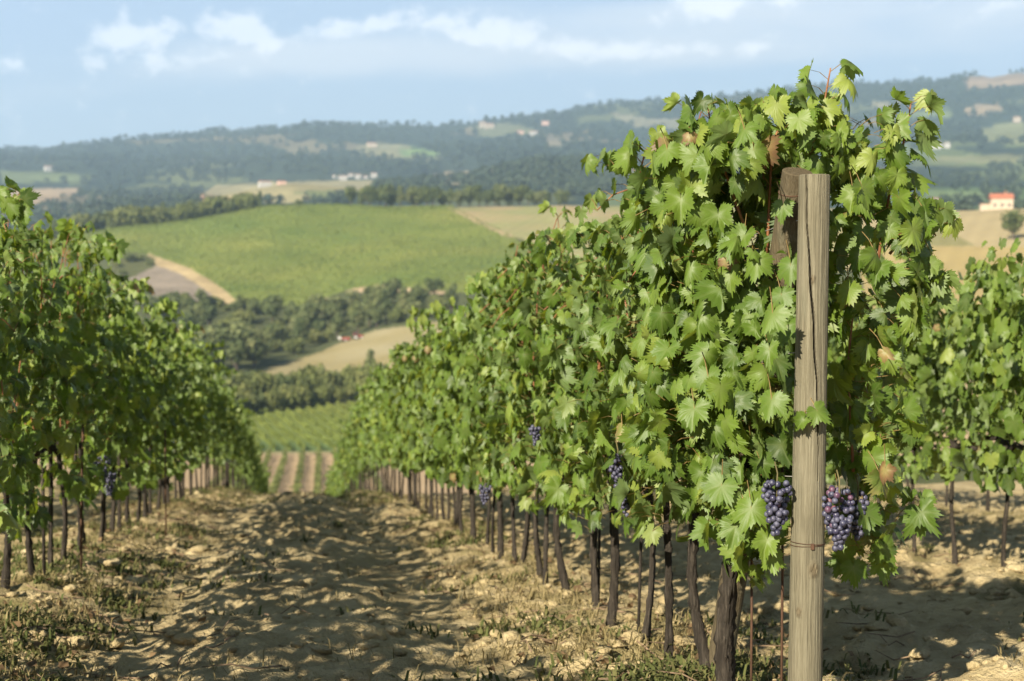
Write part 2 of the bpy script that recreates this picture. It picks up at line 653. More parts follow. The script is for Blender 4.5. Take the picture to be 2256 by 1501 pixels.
def mat_plain(name, col, rough=0.7, spec=0.3, var=0.25, scale=6.0, metal=0.0):
    m, N = material(name)
    n = N.noise(N.objco(), scale, 4.0, 0.6)
    c = N.mix(N.maprange(n, 0.3, 0.7), tuple(k * (1 - var) for k in col), tuple(min(1, k * (1 + var)) for k in col))
    p = N.principled(c, rough, spec)
    p.node.inputs['Metallic'].default_value = metal
    N.out(p)
    return m


def mat_grape():
    m, N = material('dark grape')
    a = N.attr('berry')
    s = N.n('ShaderNodeSeparateColor'); N.put(s.inputs[0], a.outputs['Color'])
    co = N.objco()
    col = N.ramp(s.outputs[0], [(0.0, (.016, .018, .040)), (0.55, (.030, .026, .055)), (0.78, (.085, .025, .050)), (1.0, (.26, .085, .065))])
    bl = N.maprange(N.noise(co, 65.0, 4.0, 0.6), 0.32, 0.66)
    col = N.mix(N.math('MULTIPLY', bl, N.math('SUBTRACT', 0.62, N.math('MULTIPLY', s.outputs[0], .32))), col, (.115, .117, .158))
    N.out(N.principled(col, N.math('ADD', 0.32, N.math('MULTIPLY', bl, 0.3)), 0.45))
    return m


M_LEAF, M_BARK, M_CANE = mat_leaf(), mat_bark(), mat_cane()
M_POST = mat_post('weathered grey post', (.076, .066, .041), (.142, .127, .083), (.222, .202, .138))
M_BRACE = mat_post('brown post darkened for shade', (.045, .034, .018), (.088, .070, .040), (.145, .120, .074))  # brown wood; the shade among the leaves is put into these darker tones
M_GROUND = mat_ground()
M_GRAPE = mat_grape()
M_STEM = mat_plain('grape stem', (.10, .085, .035), .7, .2, .2, 20)
M_WIRE = mat_plain('galvanised wire', (.30, .29, .27), 0.5, 0.5, .2, 20, 0.7)
M_RUST = mat_plain('rusty iron', (.09, .05, .03), 0.8, 0.3, .3, 20, 0.3)
M_TREE = mat_foliage('tree foliage', [(0.0, (.038, .055, .020)), (0.4, (.092, .118, .042)), (0.75, (.160, .180, .070)), (1.0, (.24, .24, .10))])
M_SHRUB = mat_foliage('shrub foliage', [(0.0, (.055, .072, .022)), (0.5, (.125, .145, .044)), (1.0, (.220, .220, .075))])
M_WOOD = mat_plain('tree bark', (.075, .06, .045), 0.95, 0.1, .35, 3)

# ------------------------------------------------------------------ setting: the vineyard ground
rng = np.random.default_rng(7)


def spaced(lo, hi, a, b, fine, grow=1.06, cap=2.0):
    mid = list(np.arange(a, b, fine))
    up, s, v = [], fine, b
    while v < hi:
        up.append(v); s = min(s * grow, cap); v += s
    dn, s, v = [], fine, a
    while v > lo:
        s = min(s * grow * 1.05, cap); v -= s
        dn.append(v)
    return np.array(dn[::-1] + mid + up + [hi + cap])


ROW_L, ROW_R, ROW_3, ROW_4, ROW_M = -1.27, 1.27, 3.75, 6.25, -3.77


def ground_detail(x, y):
    warpx = fbm(x * 2, y * 2, 2, 91) * 0.3
    d = fbm(x / 0.8, y / 0.8, 3, 31) * 0.13
    cl = np.maximum(fbm(x / 0.16, y / 0.16, 4, 41, 0.6), -0.10)
    d = d + cl * 0.125 + fbm(x / 0.09, y / 0.09, 3, 51) * 0.060
    lat = x + warpx * 0.4
    for rx in (ROW_L, ROW_R, ROW_3, ROW_4, ROW_M):
        d = d + 0.05 * np.exp(-((lat - rx) / 0.33) ** 2)
    for c0 in (0, 2.51, 5.0, -2.52):
        for o in (-.62, .62):
            t = np.exp(-((lat - c0 - o) / 0.20) ** 2)
            d = d * (1 - 0.55 * t) - 0.035 * t
    # tine marks across the track where the soil was worked
    t = np.exp(-((lat + .15) / 0.42) ** 2)
    d = d + t * (vnoise(x / 0.55, (y + 0.25 * x) / 0.16, 77) - 0.5) * 0.05
    return d


gx = spaced(-14, 20, -2.2, 5.2, 0.032, 1.10, 1.2)
gy = spaced(-8, 88, 3.4, 12.0, 0.034, 1.015, 1.0)
GX, GY = np.meshgrid(gx, gy)
fall = 1 - sstep(70, 90, GY)
GZ = near_z(GX, GY) + ground_detail(GX, GY) * (0.35 + 0.65 * fall)
w_ = sstep(50, 95, np.hypot(GX, GY))
edge = sstep(-14, -12, GX) * (1 - sstep(18, 20, GX)) * (1 - sstep(78, 88, GY))
GZ = GZ * (1 - w_) + far_z(GX, GY) * w_ + 0.12 * edge - 0.12
nx, ny = len(gx), len(gy)
idx = np.arange(nx * ny).reshape(ny, nx)
gf = np.stack([idx[:-1, :-1], idx[:-1, 1:], idx[1:, 1:], idx[1:, :-1]], -1).reshape(-1, 4)
rowd = np.min([np.abs(GX - c) for c in (ROW_L, ROW_R, ROW_3, ROW_4, ROW_M)], 0)
gr = np.clip(np.exp(-((GX + 1.2) / .55) ** 2) * .6 + np.exp(-(rowd / .38) ** 2) * 0.9 + 0.35 * sstep(.1, .25, fbm(GX / 0.7, GY / 0.7, 3, 61)), 0, 1)
soil = np.stack([gr * 0, gr, gr * 0, gr * 0 + 1], -1).reshape(-1, 4)
tag(link('ground', np.stack([GX, GY, GZ], -1), gf, M_GROUND, None, True, {'soil': soil}), kind='structure')


def ground_at(x, y):
    return float(near_z(x, y) + ground_detail(np.array([float(x)]), np.array([float(y)]))[0])


# ------------------------------------------------------------------ setting: valley, fields and hills
cols = np.unique(np.concatenate([np.linspace(-900, -60, 60), np.linspace(-60, 2320, 460), np.linspace(2320, 3150, 60)]))
rr = np.concatenate([np.geomspace(40, 300, 90), np.geomspace(300, 900, 210)[1:], np.geomspace(900, 7000, 190)[1:]])
vx = np.array([ray(c, 620)[:2] for c in cols])
PX_, RR = np.meshgrid(cols, rr)
TX = RR * vx[:, 0][None, :]
TY = RR * vx[:, 1][None, :]
TZ = terrain_z(TX, TY)
inside = (TX > -13) & (TX < 19) & (TY < 86)
TZ = TZ - np.where(inside, 1.2, 0.0)
QX, QY = project(np.stack([TX, TY, TZ], -1))
wob = fbm(TX / 18, TY / 18, 3, 3)
jx, jy = QX + wob * 16, QY + wob * 7

HILL = [(60, 530), (150, 514), (300, 499), (450, 478), (570, 457), (780, 450), (984, 450), (1006, 462), (1130, 522), (1180, 560), (1160, 650), (985, 645), (900, 634), (760, 640), (660, 676),
        (525, 668), (470, 628), (400, 590), (335, 562), (290, 556), (200, 560), (90, 570)]
BANK = [(285, 610), (345, 585), (400, 600), (455, 640), (505, 668), (400, 680), (300, 665)]
TRACK = [(325, 558), (345, 566), (420, 592), (475, 626), (530, 668), (500, 672), (450, 638), (395, 602), (335, 582)]
SCRUB = [(245, 562), (300, 558), (345, 570), (335, 592), (270, 612), (240, 600)]
TAN = [(560, 822), (620, 800), (700, 775), (760, 752), (830, 730), (960, 708), (1100, 690), (1200, 800), (1000, 850), (820, 832), (760, 822), (650, 830)]
RTAN = [(1006, 455), (1260, 455), (1600, 455), (1600, 640), (1180, 560), (1130, 522)]
RT2 = [(1900, 462), (2020, 458), (2600, 455), (3150, 455), (3150, 700), (1900, 700)]
WEDGE = [(1990, 498), (2060, 492), (2145, 540), (1980, 545)]


def rgb(*c):
    return np.array(c, float)


cover = np.zeros(QX.shape + (3,)) + rgb(.085, .095, .040)
zone = np.zeros(QX.shape, int)          # 0 valley ground
nz = fbm(TX / 90, TY / 90, 4, 71)
v_soil = (RR > 140) & (RR < 233)
cover[v_soil] = rgb(.40, .29, .17); zone[v_soil] = 1
gfield = (RR >= 233) & (RR < 306)
cover[gfield] = rgb(.145, .180, .045)
cover[(RR >= 233) & (RR < 246)] = rgb(.115, .165, .060)
cover[(RR >= 262) & (RR < 270)] = rgb(.165, .205, .060)
zone[gfield] = 2
mid = (RR >= 306) & (RR < 860)
tanf = mid & inpoly(jx, jy, TAN) & (RR < 470)
cover[tanf] = rgb(.295, .25, .13) + (wob[tanf] * .10)[:, None]
zone[tanf] = 3
hill = (RR > 440) & (RR < 830) & (inpoly(QX + wob * 5, QY + wob * 3, HILL) | ((RR > 780) & (QX > 60) & (QX < 1000)))
mott = fbm(TX / 26, TY / 26, 4, 15)
cover[hill] = rgb(.170, .205, .050) + np.clip(nz + mott, -.5, .5)[hill][:, None] * rgb(.13, .085, .02)
zone[hill] = 4
for poly, c in ((BANK, (.25, .205, .155)), (TRACK, (.42, .32, .17)), (SCRUB, (.10, .105, .04))):
    k = mid & (RR > 430) & inpoly(jx, jy, poly)
    cover[k] = rgb(*c)
    zone[k] = 0
for poly in ([(660, 678), (720, 655), (705, 690), (670, 695)], [(760, 640), (830, 626), (990, 644), (985, 650), (830, 640), (770, 648)], [(975, 452), (1012, 460), (1135, 522), (1120, 524), (1000, 468)]):
    k = mid & (RR > 430) & inpoly(jx, jy, poly)
    cover[k] = rgb(.45, .33, .20)
rt = (RR > 430) & (RR < 860) & (QX > 985 + np.clip(QY - 456, 0, 200) * 2.27 + wob * 5) & (QX < 1900)
cover[rt] = rgb(.29, .255, .12) + wob[rt][:, None] * rgb(.16, .02, .06)
zone[rt] = 5
rt2 = (RR > 230) & (RR < 600) & inpoly(QX, QY, RT2)
cover[rt2] = rgb(.36, .29, .155)
cover[rt2 & (QY > 543)] = rgb(.35, .27, .115)
zone[rt2] = 5
k = rt2 & inpoly(jx, jy, WEDGE)
cover[k] = rgb(.22, .20, .085)

# far hills: woods with clearings
farm = RR >= 860
fn = fbm(TX / 240, TY / 240, 4, 81)
fcell = vnoise(TX / 170 + fn * 2, TY / 260, 82)
cover[farm] = rgb(.030, .045, .028)
k = farm & (fcell > .80) & (RR > 1100)
cover[k] = rgb(.10, .115, .05)
k = farm & (fcell < .10) & (RR > 1100)
cover[k] = rgb(.15, .13, .075)
k = farm & (QX > 1450) & (vnoise(TX / 120, TY / 260, 83) > .55) & (RR > 1200) & (QY > 300)
cover[k] = rgb(.12, .15, .06)
k = farm & (QX > 1900) & (RR > 900) & (RR < 1700)
cover[k] = rgb(.085, .125, .045)
zone[farm] = 6
FARP = [([(15, 418), (60, 416), (185, 414), (150, 438), (60, 450), (15, 448)], (.38, .28, .17)),
        ([(0, 376), (130, 380), (200, 385), (200, 400), (0, 405)], (.13, .16, .065)),
        ([(430, 432), (470, 408), (600, 402), (850, 398), (850, 412), (780, 425), (640, 448), (440, 448)], (.29, .25, .125)),
        ([(436, 425), (470, 432), (530, 440), (520, 448), (440, 448)], (.42, .23, .12)),
        ([(640, 424), (770, 418), (850, 420), (700, 436)], (.15, .17, .07)),
        ([(765, 335), (800, 320), (840, 316), (900, 322), (975, 342), (960, 350), (890, 352), (830, 352)], (.22, .21, .11)),
        ([(870, 330), (905, 324), (975, 340), (960, 347), (890, 346)], (.16, .24, .08)),
        ([(1030, 282), (1120, 272), (1200, 290), (1180, 302), (1060, 300)], (.15, .16, .08)),
        ([(1200, 302), (1260, 308), (1250, 320), (1205, 316)], (.21, .18, .12)),
        ([(940, 392), (990, 380), (1060, 380), (1050, 392), (960, 402)], (.30, .24, .15)),
        ([(965, 402), (1010, 402), (1030, 420), (1000, 428)], (.25, .21, .13)),
        ([(1340, 245), (1420, 262), (1520, 265), (1500, 285), (1400, 280)], (.20, .19, .12)),
        ([(1320, 370), (1400, 365), (1400, 400), (1330, 392)], (.21, .18, .13)),
        ([(1320, 430), (1420, 415), (1440, 470), (1320, 470)], (.13, .17, .07)),
        ([(2125, 172), (2256, 162), (2400, 160), (2400, 195), (2256, 190), (2140, 198)], (.27, .20, .13)),
        ([(2120, 236), (2200, 232), (2215, 246), (2130, 250)], (.30, .23, .14)),
        ([(1915, 222), (1990, 224), (1980, 236), (1920, 240)], (.24, .22, .13)),
        ([(2000, 248), (2090, 238), (2100, 262), (2010, 262)], (.15, .19, .08)),
        ([(2150, 285), (2256, 270), (2256, 318), (2180, 312)], (.19, .20, .09)),
        ([(2050, 345), (2256, 340), (2256, 360), (2050, 360)], (.19, .19, .09)),
        ([(2040, 420), (2170, 425), (2170, 450), (2040, 455)], (.14, .19, .075))]
jx2, jy2 = QX + fn * 26, QY + fn * 8
for poly, c in FARP:
    k = farm & (RR > 1000) & inpoly(jx2, jy2, poly)
    cover[k] = rgb(*c)

cov4 = np.concatenate([cover, np.ones(cover.shape[:2] + (1,))], -1)
nr, nc = QX.shape
tid = np.arange(nr * nc).reshape(nr, nc)
q = np.stack([tid[:-1, :-1], tid[:-1, 1:], tid[1:, 1:], tid[1:, :-1]], -1).reshape(-1, 4)
zf = zone[:-1, :-1].ravel()
TV = np.stack([TX, TY, TZ], -1).reshape(-1, 3)
CV = cov4.reshape(-1, 4)
ZONES = [('valley_ground', mat_land('scrubby valley floor', .05, .4, .35)),
         ('bare_soil_field', mat_land('bare soil', .15, .8, .18)),
         ('green_field', mat_land('green vine field', .06, .6, .16, (R(-20), 2.6, .10))),
         ('stubble_field', mat_land('pale stubble', .05, .5, .12, (R(60), 5.0, .05))),
         ('hillside_field', mat_land('hillside vines', .03, .35, .20, (R(62), 5.2, .07))),
         ('stubble_field', mat_land('dry stubble', .04, .4, .12, (R(30), 6.0, .04))),
         ('hills', mat_land('wooded hills', .008, .045, .42))]
for zi, (nm, mt) in enumerate(ZONES):
    f = q[zf == zi]
    if not len(f):
        continue
    u, inv = np.unique(f, return_inverse=True)
    tag(link(nm, TV[u], inv.reshape(-1, 4), mt, None, True, {'cover': CV[u]}), kind='structure')

# ------------------------------------------------------------------ vines: leaf template
LEAF_T = np.array([(0, 1.0), (8, .93), (16, .84), (23, .74), (29, .68), (36, .75), (44, .87), (52, .92), (60, .82), (69, .72), (78, .65), (88, .66), (98, .73), (108, .76), (118, .70), (132, .62), (146, .55), (158, .48), (170, .30), (176, .06)], float)


def leaf_template(n, ring, ser):
    ang = np.linspace(-176, 176, n)
    rad = np.interp(np.abs(ang), LEAF_T[:, 0], LEAF_T[:, 1])
    if ser:
        rad = rad * (1 + ser * np.where(np.arange(n) % 2, 1, -1) * np.random.default_rng(n).uniform(.5, 1.5, n))
    mA = np.interp(np.abs(ang), [0, 51, 109, 176], [0, 1, 2, 3])
    vein = np.clip(1 - np.abs(np.sin(np.pi * mA)) * 3.2, 0, 1)
    A, RD, VN = [0.0], [0.0], [1.0]
    F = []
    if ring:
        A += list(ang); RD += list(np.minimum(rad * 0.60, .56)); VN += list(vein)
        A += list(ang); RD += list(rad); VN += list(vein * .5)
        for k in range(n - 1):
            a, b = 1 + k, 2 + k
            c, e = 1 + n + k, 2 + n + k
            F += [(0, a, b), (a, c, e), (a, e, b)]
    else:
        A += list(ang); RD += list(rad); VN += list(vein * .7)
        for k in range(n - 1):
            F.append((0, 1 + k, 2 + k))
    A, RD, VN = np.radians(A), np.array(RD), np.array(VN)
    mA = np.interp(np.abs(np.degrees(A)), [0, 51, 109, 176], [0, 1, 2, 3])
    return dict(A=A, R=RD, U=RD * np.cos(A), V=RD * np.sin(A), vein=VN, puff=RD * np.abs(np.sin(np.pi * mA)), F=np.array(F))


LEAF_HI, LEAF_MID, LEAF_LO = leaf_template(65, True, .105), leaf_template(29, False, .06), leaf_template(11, False, 0)


def nrm(v):
    return v / (np.linalg.norm(v, axis=-1, keepdims=True) + 1e-9)


def leaves_mesh(tp, pos, tip, nor, size, hue, age, rng, fold=None, droop=None, pet=None):
    """All leaves of one vine as arrays: vertices, triangles, colours."""
    n = len(pos)
    nor = nrm(nor)
    tip = nrm(tip - nor * np.sum(tip * nor, 1, keepdims=True))
    side = np.cross(nor, tip)
    fold = rng.normal(.0, .50, n) if fold is None else fold
    droop = rng.uniform(.0, .95, n) if droop is None else droop
    ph, wv = rng.uniform(0, 6.28, n), rng.uniform(.05, .20, n)
    puff = rng.uniform(.02, .08, n)
    curl = np.where(rng.random(n) < .55, rng.uniform(.2, 1.0, n), rng.uniform(-.1, .1, n))
    U, V_, RD, A = tp['U'][None], tp['V'][None], tp['R'][None], tp['A'][None]
    asx = rng.uniform(.74, 1.06, n)[:, None]
    z = fold[:, None] * np.abs(V_) - droop[:, None] * U * np.abs(U) + puff[:, None] * tp['puff'][None] + wv[:, None] * RD ** 2 * np.sin(3 * A + ph[:, None]) - curl[:, None] * V_ ** 2
    z = z + rng.normal(0, .022, (n, len(tp['A']))) * (RD > .6)
    sk = rng.normal(0, .12, n)[:, None]
    P = pos[:, None] + size[:, None, None] * (U[..., None] * tip[:, None] + (V_ * asx + sk * U * np.abs(U))[..., None] * side[:, None] + z[..., None] * nor[:, None])
    m = len(tp['A'])
    F = (tp['F'][None] + (np.arange(n) * m)[:, None, None]).reshape(-1, 3)
    C = np.zeros((n, m, 4))
    C[..., 0] = np.clip(hue[:, None] + rng.normal(0, .03, (n, m)), 0, 1)
    C[..., 1] = np.clip(age[:, None] * (0.4 + 0.75 * RD), 0, 1)
    C[..., 2] = tp['vein'][None]
    P, C = P.reshape(-1, 3), C.reshape(-1, 4)
    if pet is not None:                       # leaf stalks, three-sided and bent a little
        a = pet
        mid_ = (a + pos) / 2 + np.array([0, 0, .008])
        base = len(P)
        off = np.array([(1, 0, 0), (-.5, .8, 0), (-.5, -.8, 0)]) * .0014
        off2 = np.array([(1, 0, .0), (-.5, 0, .8), (-.5, 0, -.8)]) * .0014
        pv = np.stack([a, mid_, pos], 1)[:, :, None, :] + ((off + off2) * .7)[None, None]
        pf = []
        for i in range(2):
            for k in range(3):
                k2 = (k + 1) % 3
                pf += [(i * 3 + k, i * 3 + k2, i * 3 + 3 + k2), (i * 3 + k, i * 3 + 3 + k2, i * 3 + 3 + k)]
        pf = np.array(pf)
        F = np.concatenate([F, (pf[None] + base + (np.arange(n) * 9)[:, None, None]).reshape(-1, 3)])
        pc = np.zeros((n * 9, 4)); pc[:, 3] = 1; pc[:, 0] = .5
        P = np.concatenate([P, pv.reshape(-1, 3)])
        C = np.concatenate([C, pc])
    return P, F, C


def leaf_pose(pos, out, rng, k=0.55):
    """Blades face outward and up to the light, tips hang."""
    n = len(pos)
    up = np.array([0, 0, 1.0])
    sunb = np.array([sun_dir.x, sun_dir.y, sun_dir.z * .6])
    az_ = rng.normal(0, k, n)
    oh = np.stack([out[:, 0] * np.cos(az_) - out[:, 1] * np.sin(az_), out[:, 0] * np.sin(az_) + out[:, 1] * np.cos(az_), out[:, 2] * 0], 1)
    nor = oh + up * rng.uniform(-.15, .75, n)[:, None] + sunb * .55 + rng.normal(0, .24, (n, 3)) * (1 + 2.4 * (rng.random(n) < .42))[:, None]
    tip = -up * rng.uniform(.8, 1.3, n)[:, None] + out * .30 + rng.normal(0, .36, (n, 3))
    return tip, nor


def leaf_hues(n, rng, top):
    hue = np.clip(rng.normal(.48, .26, n) + .13 * top, 0, 1)
    age = np.where(rng.random(n) < .08, rng.uniform(.05, .16, n), 0)
    age = np.where(rng.random(n) < .012, rng.uniform(.2, .4, n), age)
    age = np.where(rng.random(n) < .004, rng.uniform(.7, 1.0, n), age)
    return hue, age


def grow(rng, nsh, nfill, half=.30, zc=.70, tall=1.80, width=.27, airy=0.0):
    """Shoots from the cordon with their leaves, plus side-shoot leaves that fill the hedge."""
    shoots, P, O, S, PT = [], [], [], [], []
    for k in range(nsh):
        y0 = -half + 2 * half * (k + rng.random()) / nsh
        p = np.array([rng.normal(0, .04), y0, zc])
        d_ = np.array([rng.normal(0, .16), rng.normal(0, .18), 1.0])
        L = rng.uniform(.90, 1.22) * (tall - zc) / 1.10
        n = 15
        flop = rng.random() < .55
        side = rng.choice([-1, 1])
        path = [p.copy()]
        for i in range(n):
            t = i / n
            d_ = d_ + rng.normal(0, .10, 3)
            d_[0] -= p[0] * .35
            d_[2] += .12 if t < .7 else (-.55 if flop else .05)
            if t > .66 and flop:
                d_[0] += side * .22
            d_ = d_ / np.linalg.norm(d_)
            p = p + d_ * L / n
            path.append(p.copy())
            for j in range(2 if t > .2 else 1):
                if t > .42 and rng.random() < airy:
                    continue
                ph = rng.uniform(0, 2 * math.pi)
                o = np.array([math.cos(ph) * 1.5, math.sin(ph) * .8, 0]); o /= np.linalg.norm(o)
                pl = rng.uniform(.05, .11) * (1 - .4 * t)
                P.append(p + o * pl + np.array([0, 0, rng.uniform(-.01, .05)])); PT.append(p.copy())
                O.append(o); S.append(rng.uniform(.042, .080) * (1 - .42 * max(0, t - .55) / .45))
        shoots.append(np.array(path))
    for k in range(7):                        # side shoots that stick out of the hedge
        sd = 1 if k % 2 else -1
        p = np.array([sd * width * .50, rng.uniform(-half, half), zc + (tall - zc) * rng.uniform(.12, .98)])
        d_ = np.array([sd * rng.uniform(.7, 1.0), rng.normal(0, .5), rng.uniform(-.1, .7)])
        d_ /= np.linalg.norm(d_)
        L = rng.uniform(.12, .26)
        for i in range(8):
            p = p + d_ * L / 8
            d_ = d_ + np.array([0, 0, -.07]) + rng.normal(0, .08, 3)
            o = np.array([sd * .6 + rng.normal(0, .7), rng.normal(0, .8), 0]); o /= np.linalg.norm(o)
            P.append(p + o * rng.uniform(.03, .07) + np.array([0, 0, rng.uniform(0, .04)])); PT.append(p.copy())
            O.append(o); S.append(rng.uniform(.030, .068))
    for k in range(nfill):
        z = zc - (.32 if airy else .20) + (tall - zc - .02) * rng.beta(1.1, 1.4)
        if z > 1.0 and rng.random() < airy * 1.3:
            continue
        wz = width * (0.62 + .60 * math.sin(math.pi * min(max((z - .25) / (tall - .15), 0), 1) ** .8))
        sd = rng.choice([-1, 1])
        x = sd * wz * (1 - abs(rng.normal(0, .28)))
        y = rng.uniform(-half - .06, half + .06)
        o = np.array([sd, rng.normal(0, .5), 0]); o /= np.linalg.norm(o)
        b = np.array([x, y, z])
        P.append(b); PT.append(b - o * rng.uniform(.05, .10) + np.array([0, 0, rng.uniform(-.02, .03)]))
        O.append(o); S.append(rng.uniform(.045, .080) if rng.random() < .55 else rng.uniform(.024, .045))
    return shoots, np.array(P), np.array(O), np.array(S), np.array(PT)


def make_trunk(rng, seg, n, h=.72, rb=.030, parent=None, lean=0.0, wob=1.0):
    zz = np.linspace(-.08, h, n)
    wx, wy = rng.normal(0, .022, 3) * wob, rng.normal(0, .035, 3) * wob
    t = zz / h
    px = wx[0] * np.sin(2.3 * t * 2 + wx[1] * 90) + wx[2] * t
    py = wy[0] * np.sin(3.1 * t * 2 + wy[1] * 90) + lean * t
    rad = rb * (1.25 - .35 * np.clip(t, 0, 1) + .18 * np.exp(-(t / .12) ** 2) + .22 * np.exp(-((t - 1) / .10) ** 2)) * (1 + rng.normal(0, .09, n))
    V_, F_ = tube(np.stack([px, py, zz], 1), rad, seg, True, rng, .26)
    return link('trunk', V_, F_, M_BARK, parent, True), (px[-1], py[-1])


def make_vine(name, seed, lod, nsh=7, nfill=150, canes=True, loc=(0, 0, 0), tall=1.80, half=.30, airy=0.0, width=.25, cordon=True):
    rng = np.random.default_rng(seed)
    root = empty(name, loc)
    tp = (LEAF_HI, LEAF_MID, LEAF_LO)[lod]
    shoots, P, O, S, PT = grow(rng, nsh, nfill, half, tall=tall, width=width, airy=airy)
    tip, nor = leaf_pose(P, O, rng, 1.0 if airy else .55)
    if airy:
        nor = nor + np.array(sun_dir) * .5
    hue, age = leaf_hues(len(P), rng, np.clip((P[:, 2] - 1.2) / .6, 0, 1))
    vv, ff, cc = leaves_mesh(tp, P, tip, nor, S * (1, 1.03, 1.12)[lod], hue, age, rng, pet=PT if lod == 0 else None)
    link('foliage', vv, ff, M_LEAF, root, lod == 0, {'leaf': cc})
    _, (tx, ty) = make_trunk(rng, (14, 9, 6)[lod], (34, 14, 7)[lod], rb=rng.uniform(.011, .018), parent=root, wob=.6)
    if cordon and lod < 2:
        for s in (-1, 1):
            yy = np.linspace(0, s * half, 6)
            V_, F_ = tube(np.stack([tx + rng.normal(0, .008, 6), ty + yy, .70 + np.array([-.04, 0, .012, .008, .01, .0]) + rng.normal(0, .004, 6)], 1), np.linspace(.019, .010, 6), 8, True, rng, .15)
            link('cordon_arm', V_, F_, M_BARK, root, True)
    if canes:
        for s in shoots:
            V_, F_ = tube(s, np.linspace(.0048, .0022, len(s)), 6)
            link('cane', V_, F_, M_CANE, root, True)
    return root


G_R, G_L = 'grapevines in the row with the wooden end post', 'grapevines in the shaded row across the dirt path'
G_3, G_4, G_M = 'grapevines in the next row past the end post', 'grapevines in the outermost row seen below the leaves', 'grapevines in the row behind the shaded row'

protos = {0: [make_vine('grapevine', 100 + i, 0, canes=True) for i in range(4)],
          1: [make_vine('grapevine', 200 + i, 1, canes=False) for i in range(5)],
          2: [make_vine('grapevine', 300 + i, 2, nsh=6, nfill=120, canes=False, half=.38) for i in range(5)]}
used = set()
vrng = random.Random(5)


protos[3] = [make_vine('grapevine', 500 + i, 0, nsh=5, nfill=75, canes=True, width=.25, tall=1.80, airy=.25) for i in range(4)]
protos[4] = [make_vine('grapevine', 520 + i, 1, nsh=5, nfill=75, canes=False, width=.25, tall=1.82, airy=.25) for i in range(4)]


def place_vine(lod, x, y, label, group, i, flip=None, zs=None, sink=0.0):
    p = protos[lod][i % len(protos[lod])]
    if p.name in used:
        o = copy_tree(p)
    else:
        used.add(p.name)
        o = p
    o.location = (x + vrng.uniform(-.03, .03), y, float(near_z(x, y)) + .02 - sink)
    o.rotation_euler = (0, 0, (math.pi if (vrng.random() < .5 if flip is None else flip) else 0) + vrng.uniform(-.12, .12))
    s = vrng.uniform(.94, 1.07) if zs is None else zs
    o.scale = (vrng.uniform(.76, .92), vrng.uniform(.95, 1.1), s)
    tag(o, label, 'grapevine', group)
    return o


def row_positions(first, start, near, step1, ymid, step2, yend):
    ys = list(first)
    y = start
    while y < yend:
        ys.append(y)
        y += (step1 if y < ymid else step2) * vrng.uniform(.9, 1.1)
    return ys


# ---- row with the end post (the end vine itself is built further down)
ysR = row_positions([4.42, 4.72, 5.12, 5.55, 6.07, 6.55, 7.05, 7.5, 7.95], 8.4, 0, .41, 16, .72, 52)
LOOK_R = {0: 'grapevine with gnarled fibrous trunk beside the leaning brown brace post', 1: 'grapevine with wavy dark trunk, second beyond the leaning brown brace post'}
rowR = []
for i, y in enumerate(ysR):
    lod = 0 if y < 8.2 else (1 if y < 17 else 2)
    if i in LOOK_R:
        lab = LOOK_R[i]
    elif y < 30:
        lab = f'sunlit grapevine, {ordinal(i + 2)} from the wooden end post along its row'
    else:
        lab = 'distant sunlit grapevine merging into the far end of the end-post row'
    rowR.append(place_vine(lod, ROW_R, y, lab, G_R, i * 3 + (i // 4), zs=(.97 if i < 6 else None)))

# ---- shaded row across the path
ysL = row_positions([], 1.6, 0, .46, 16, .72, 52)
rowL = []
kL = 0
for i, y in enumerate(ysL):
    lod = 3 if y < 9.0 else (4 if y < 17 else 2)
    seen = y > 5.6
    kL += seen
    if not seen:
        lab = 'shaded grapevine at the start of the row across the path'
    elif y < 30:
        lab = f'shaded grapevine, {ordinal(kL)} one showing along the row across the path'
    else:
        lab = 'distant grapevine merging into the far end of the shaded row'
    rowL.append(place_vine(lod, ROW_L, y, lab, G_L, i * 2 + i // 3, zs=(.83 if y < 5.6 else (.93 if y < 7.5 else None))))

# ---- next row past the end post
ys3 = row_positions([], 5.6, 0, .52, 30, .52, 22)
for i, y in enumerate(ys3):
    place_vine(1 if y < 13 else 2, ROW_3, y, f'bright green grapevine behind the end post, {ordinal(i + 1)} along the next row', G_3, i, zs=vrng.uniform(1.00, 1.06))
ys4 = row_positions([], 10.5, 0, .85, 30, .85, 30)
for i, y in enumerate(ys4):
    place_vine(2, ROW_4, y, 'grapevine in the outermost row, trunk showing beneath nearer leaves', G_4, i)
ysM = row_positions([], 9.0, 0, .80, 30, .80, 42)
for i, y in enumerate(ysM):
    place_vine(1 if y < 12 else 2, ROW_M, y, 'grapevine in the row glimpsed between trunks behind the shaded row', G_M, i)

# ------------------------------------------------------------------ end posts
Y_POST = 3.72
pt, pb = at_y(1795, 388, Y_POST), at_y(1773, 1501, Y_POST)


def on_ground(p, q):
    """Extend the axis p -> q down to the soil."""
    d_ = (q - p) / np.linalg.norm(q - p)
    c = p.copy()
    for _ in range(400):
        if c[2] < float(near_z(c[0], c[1])) - .12:
            break
        c = c + d_ * .01
    return c


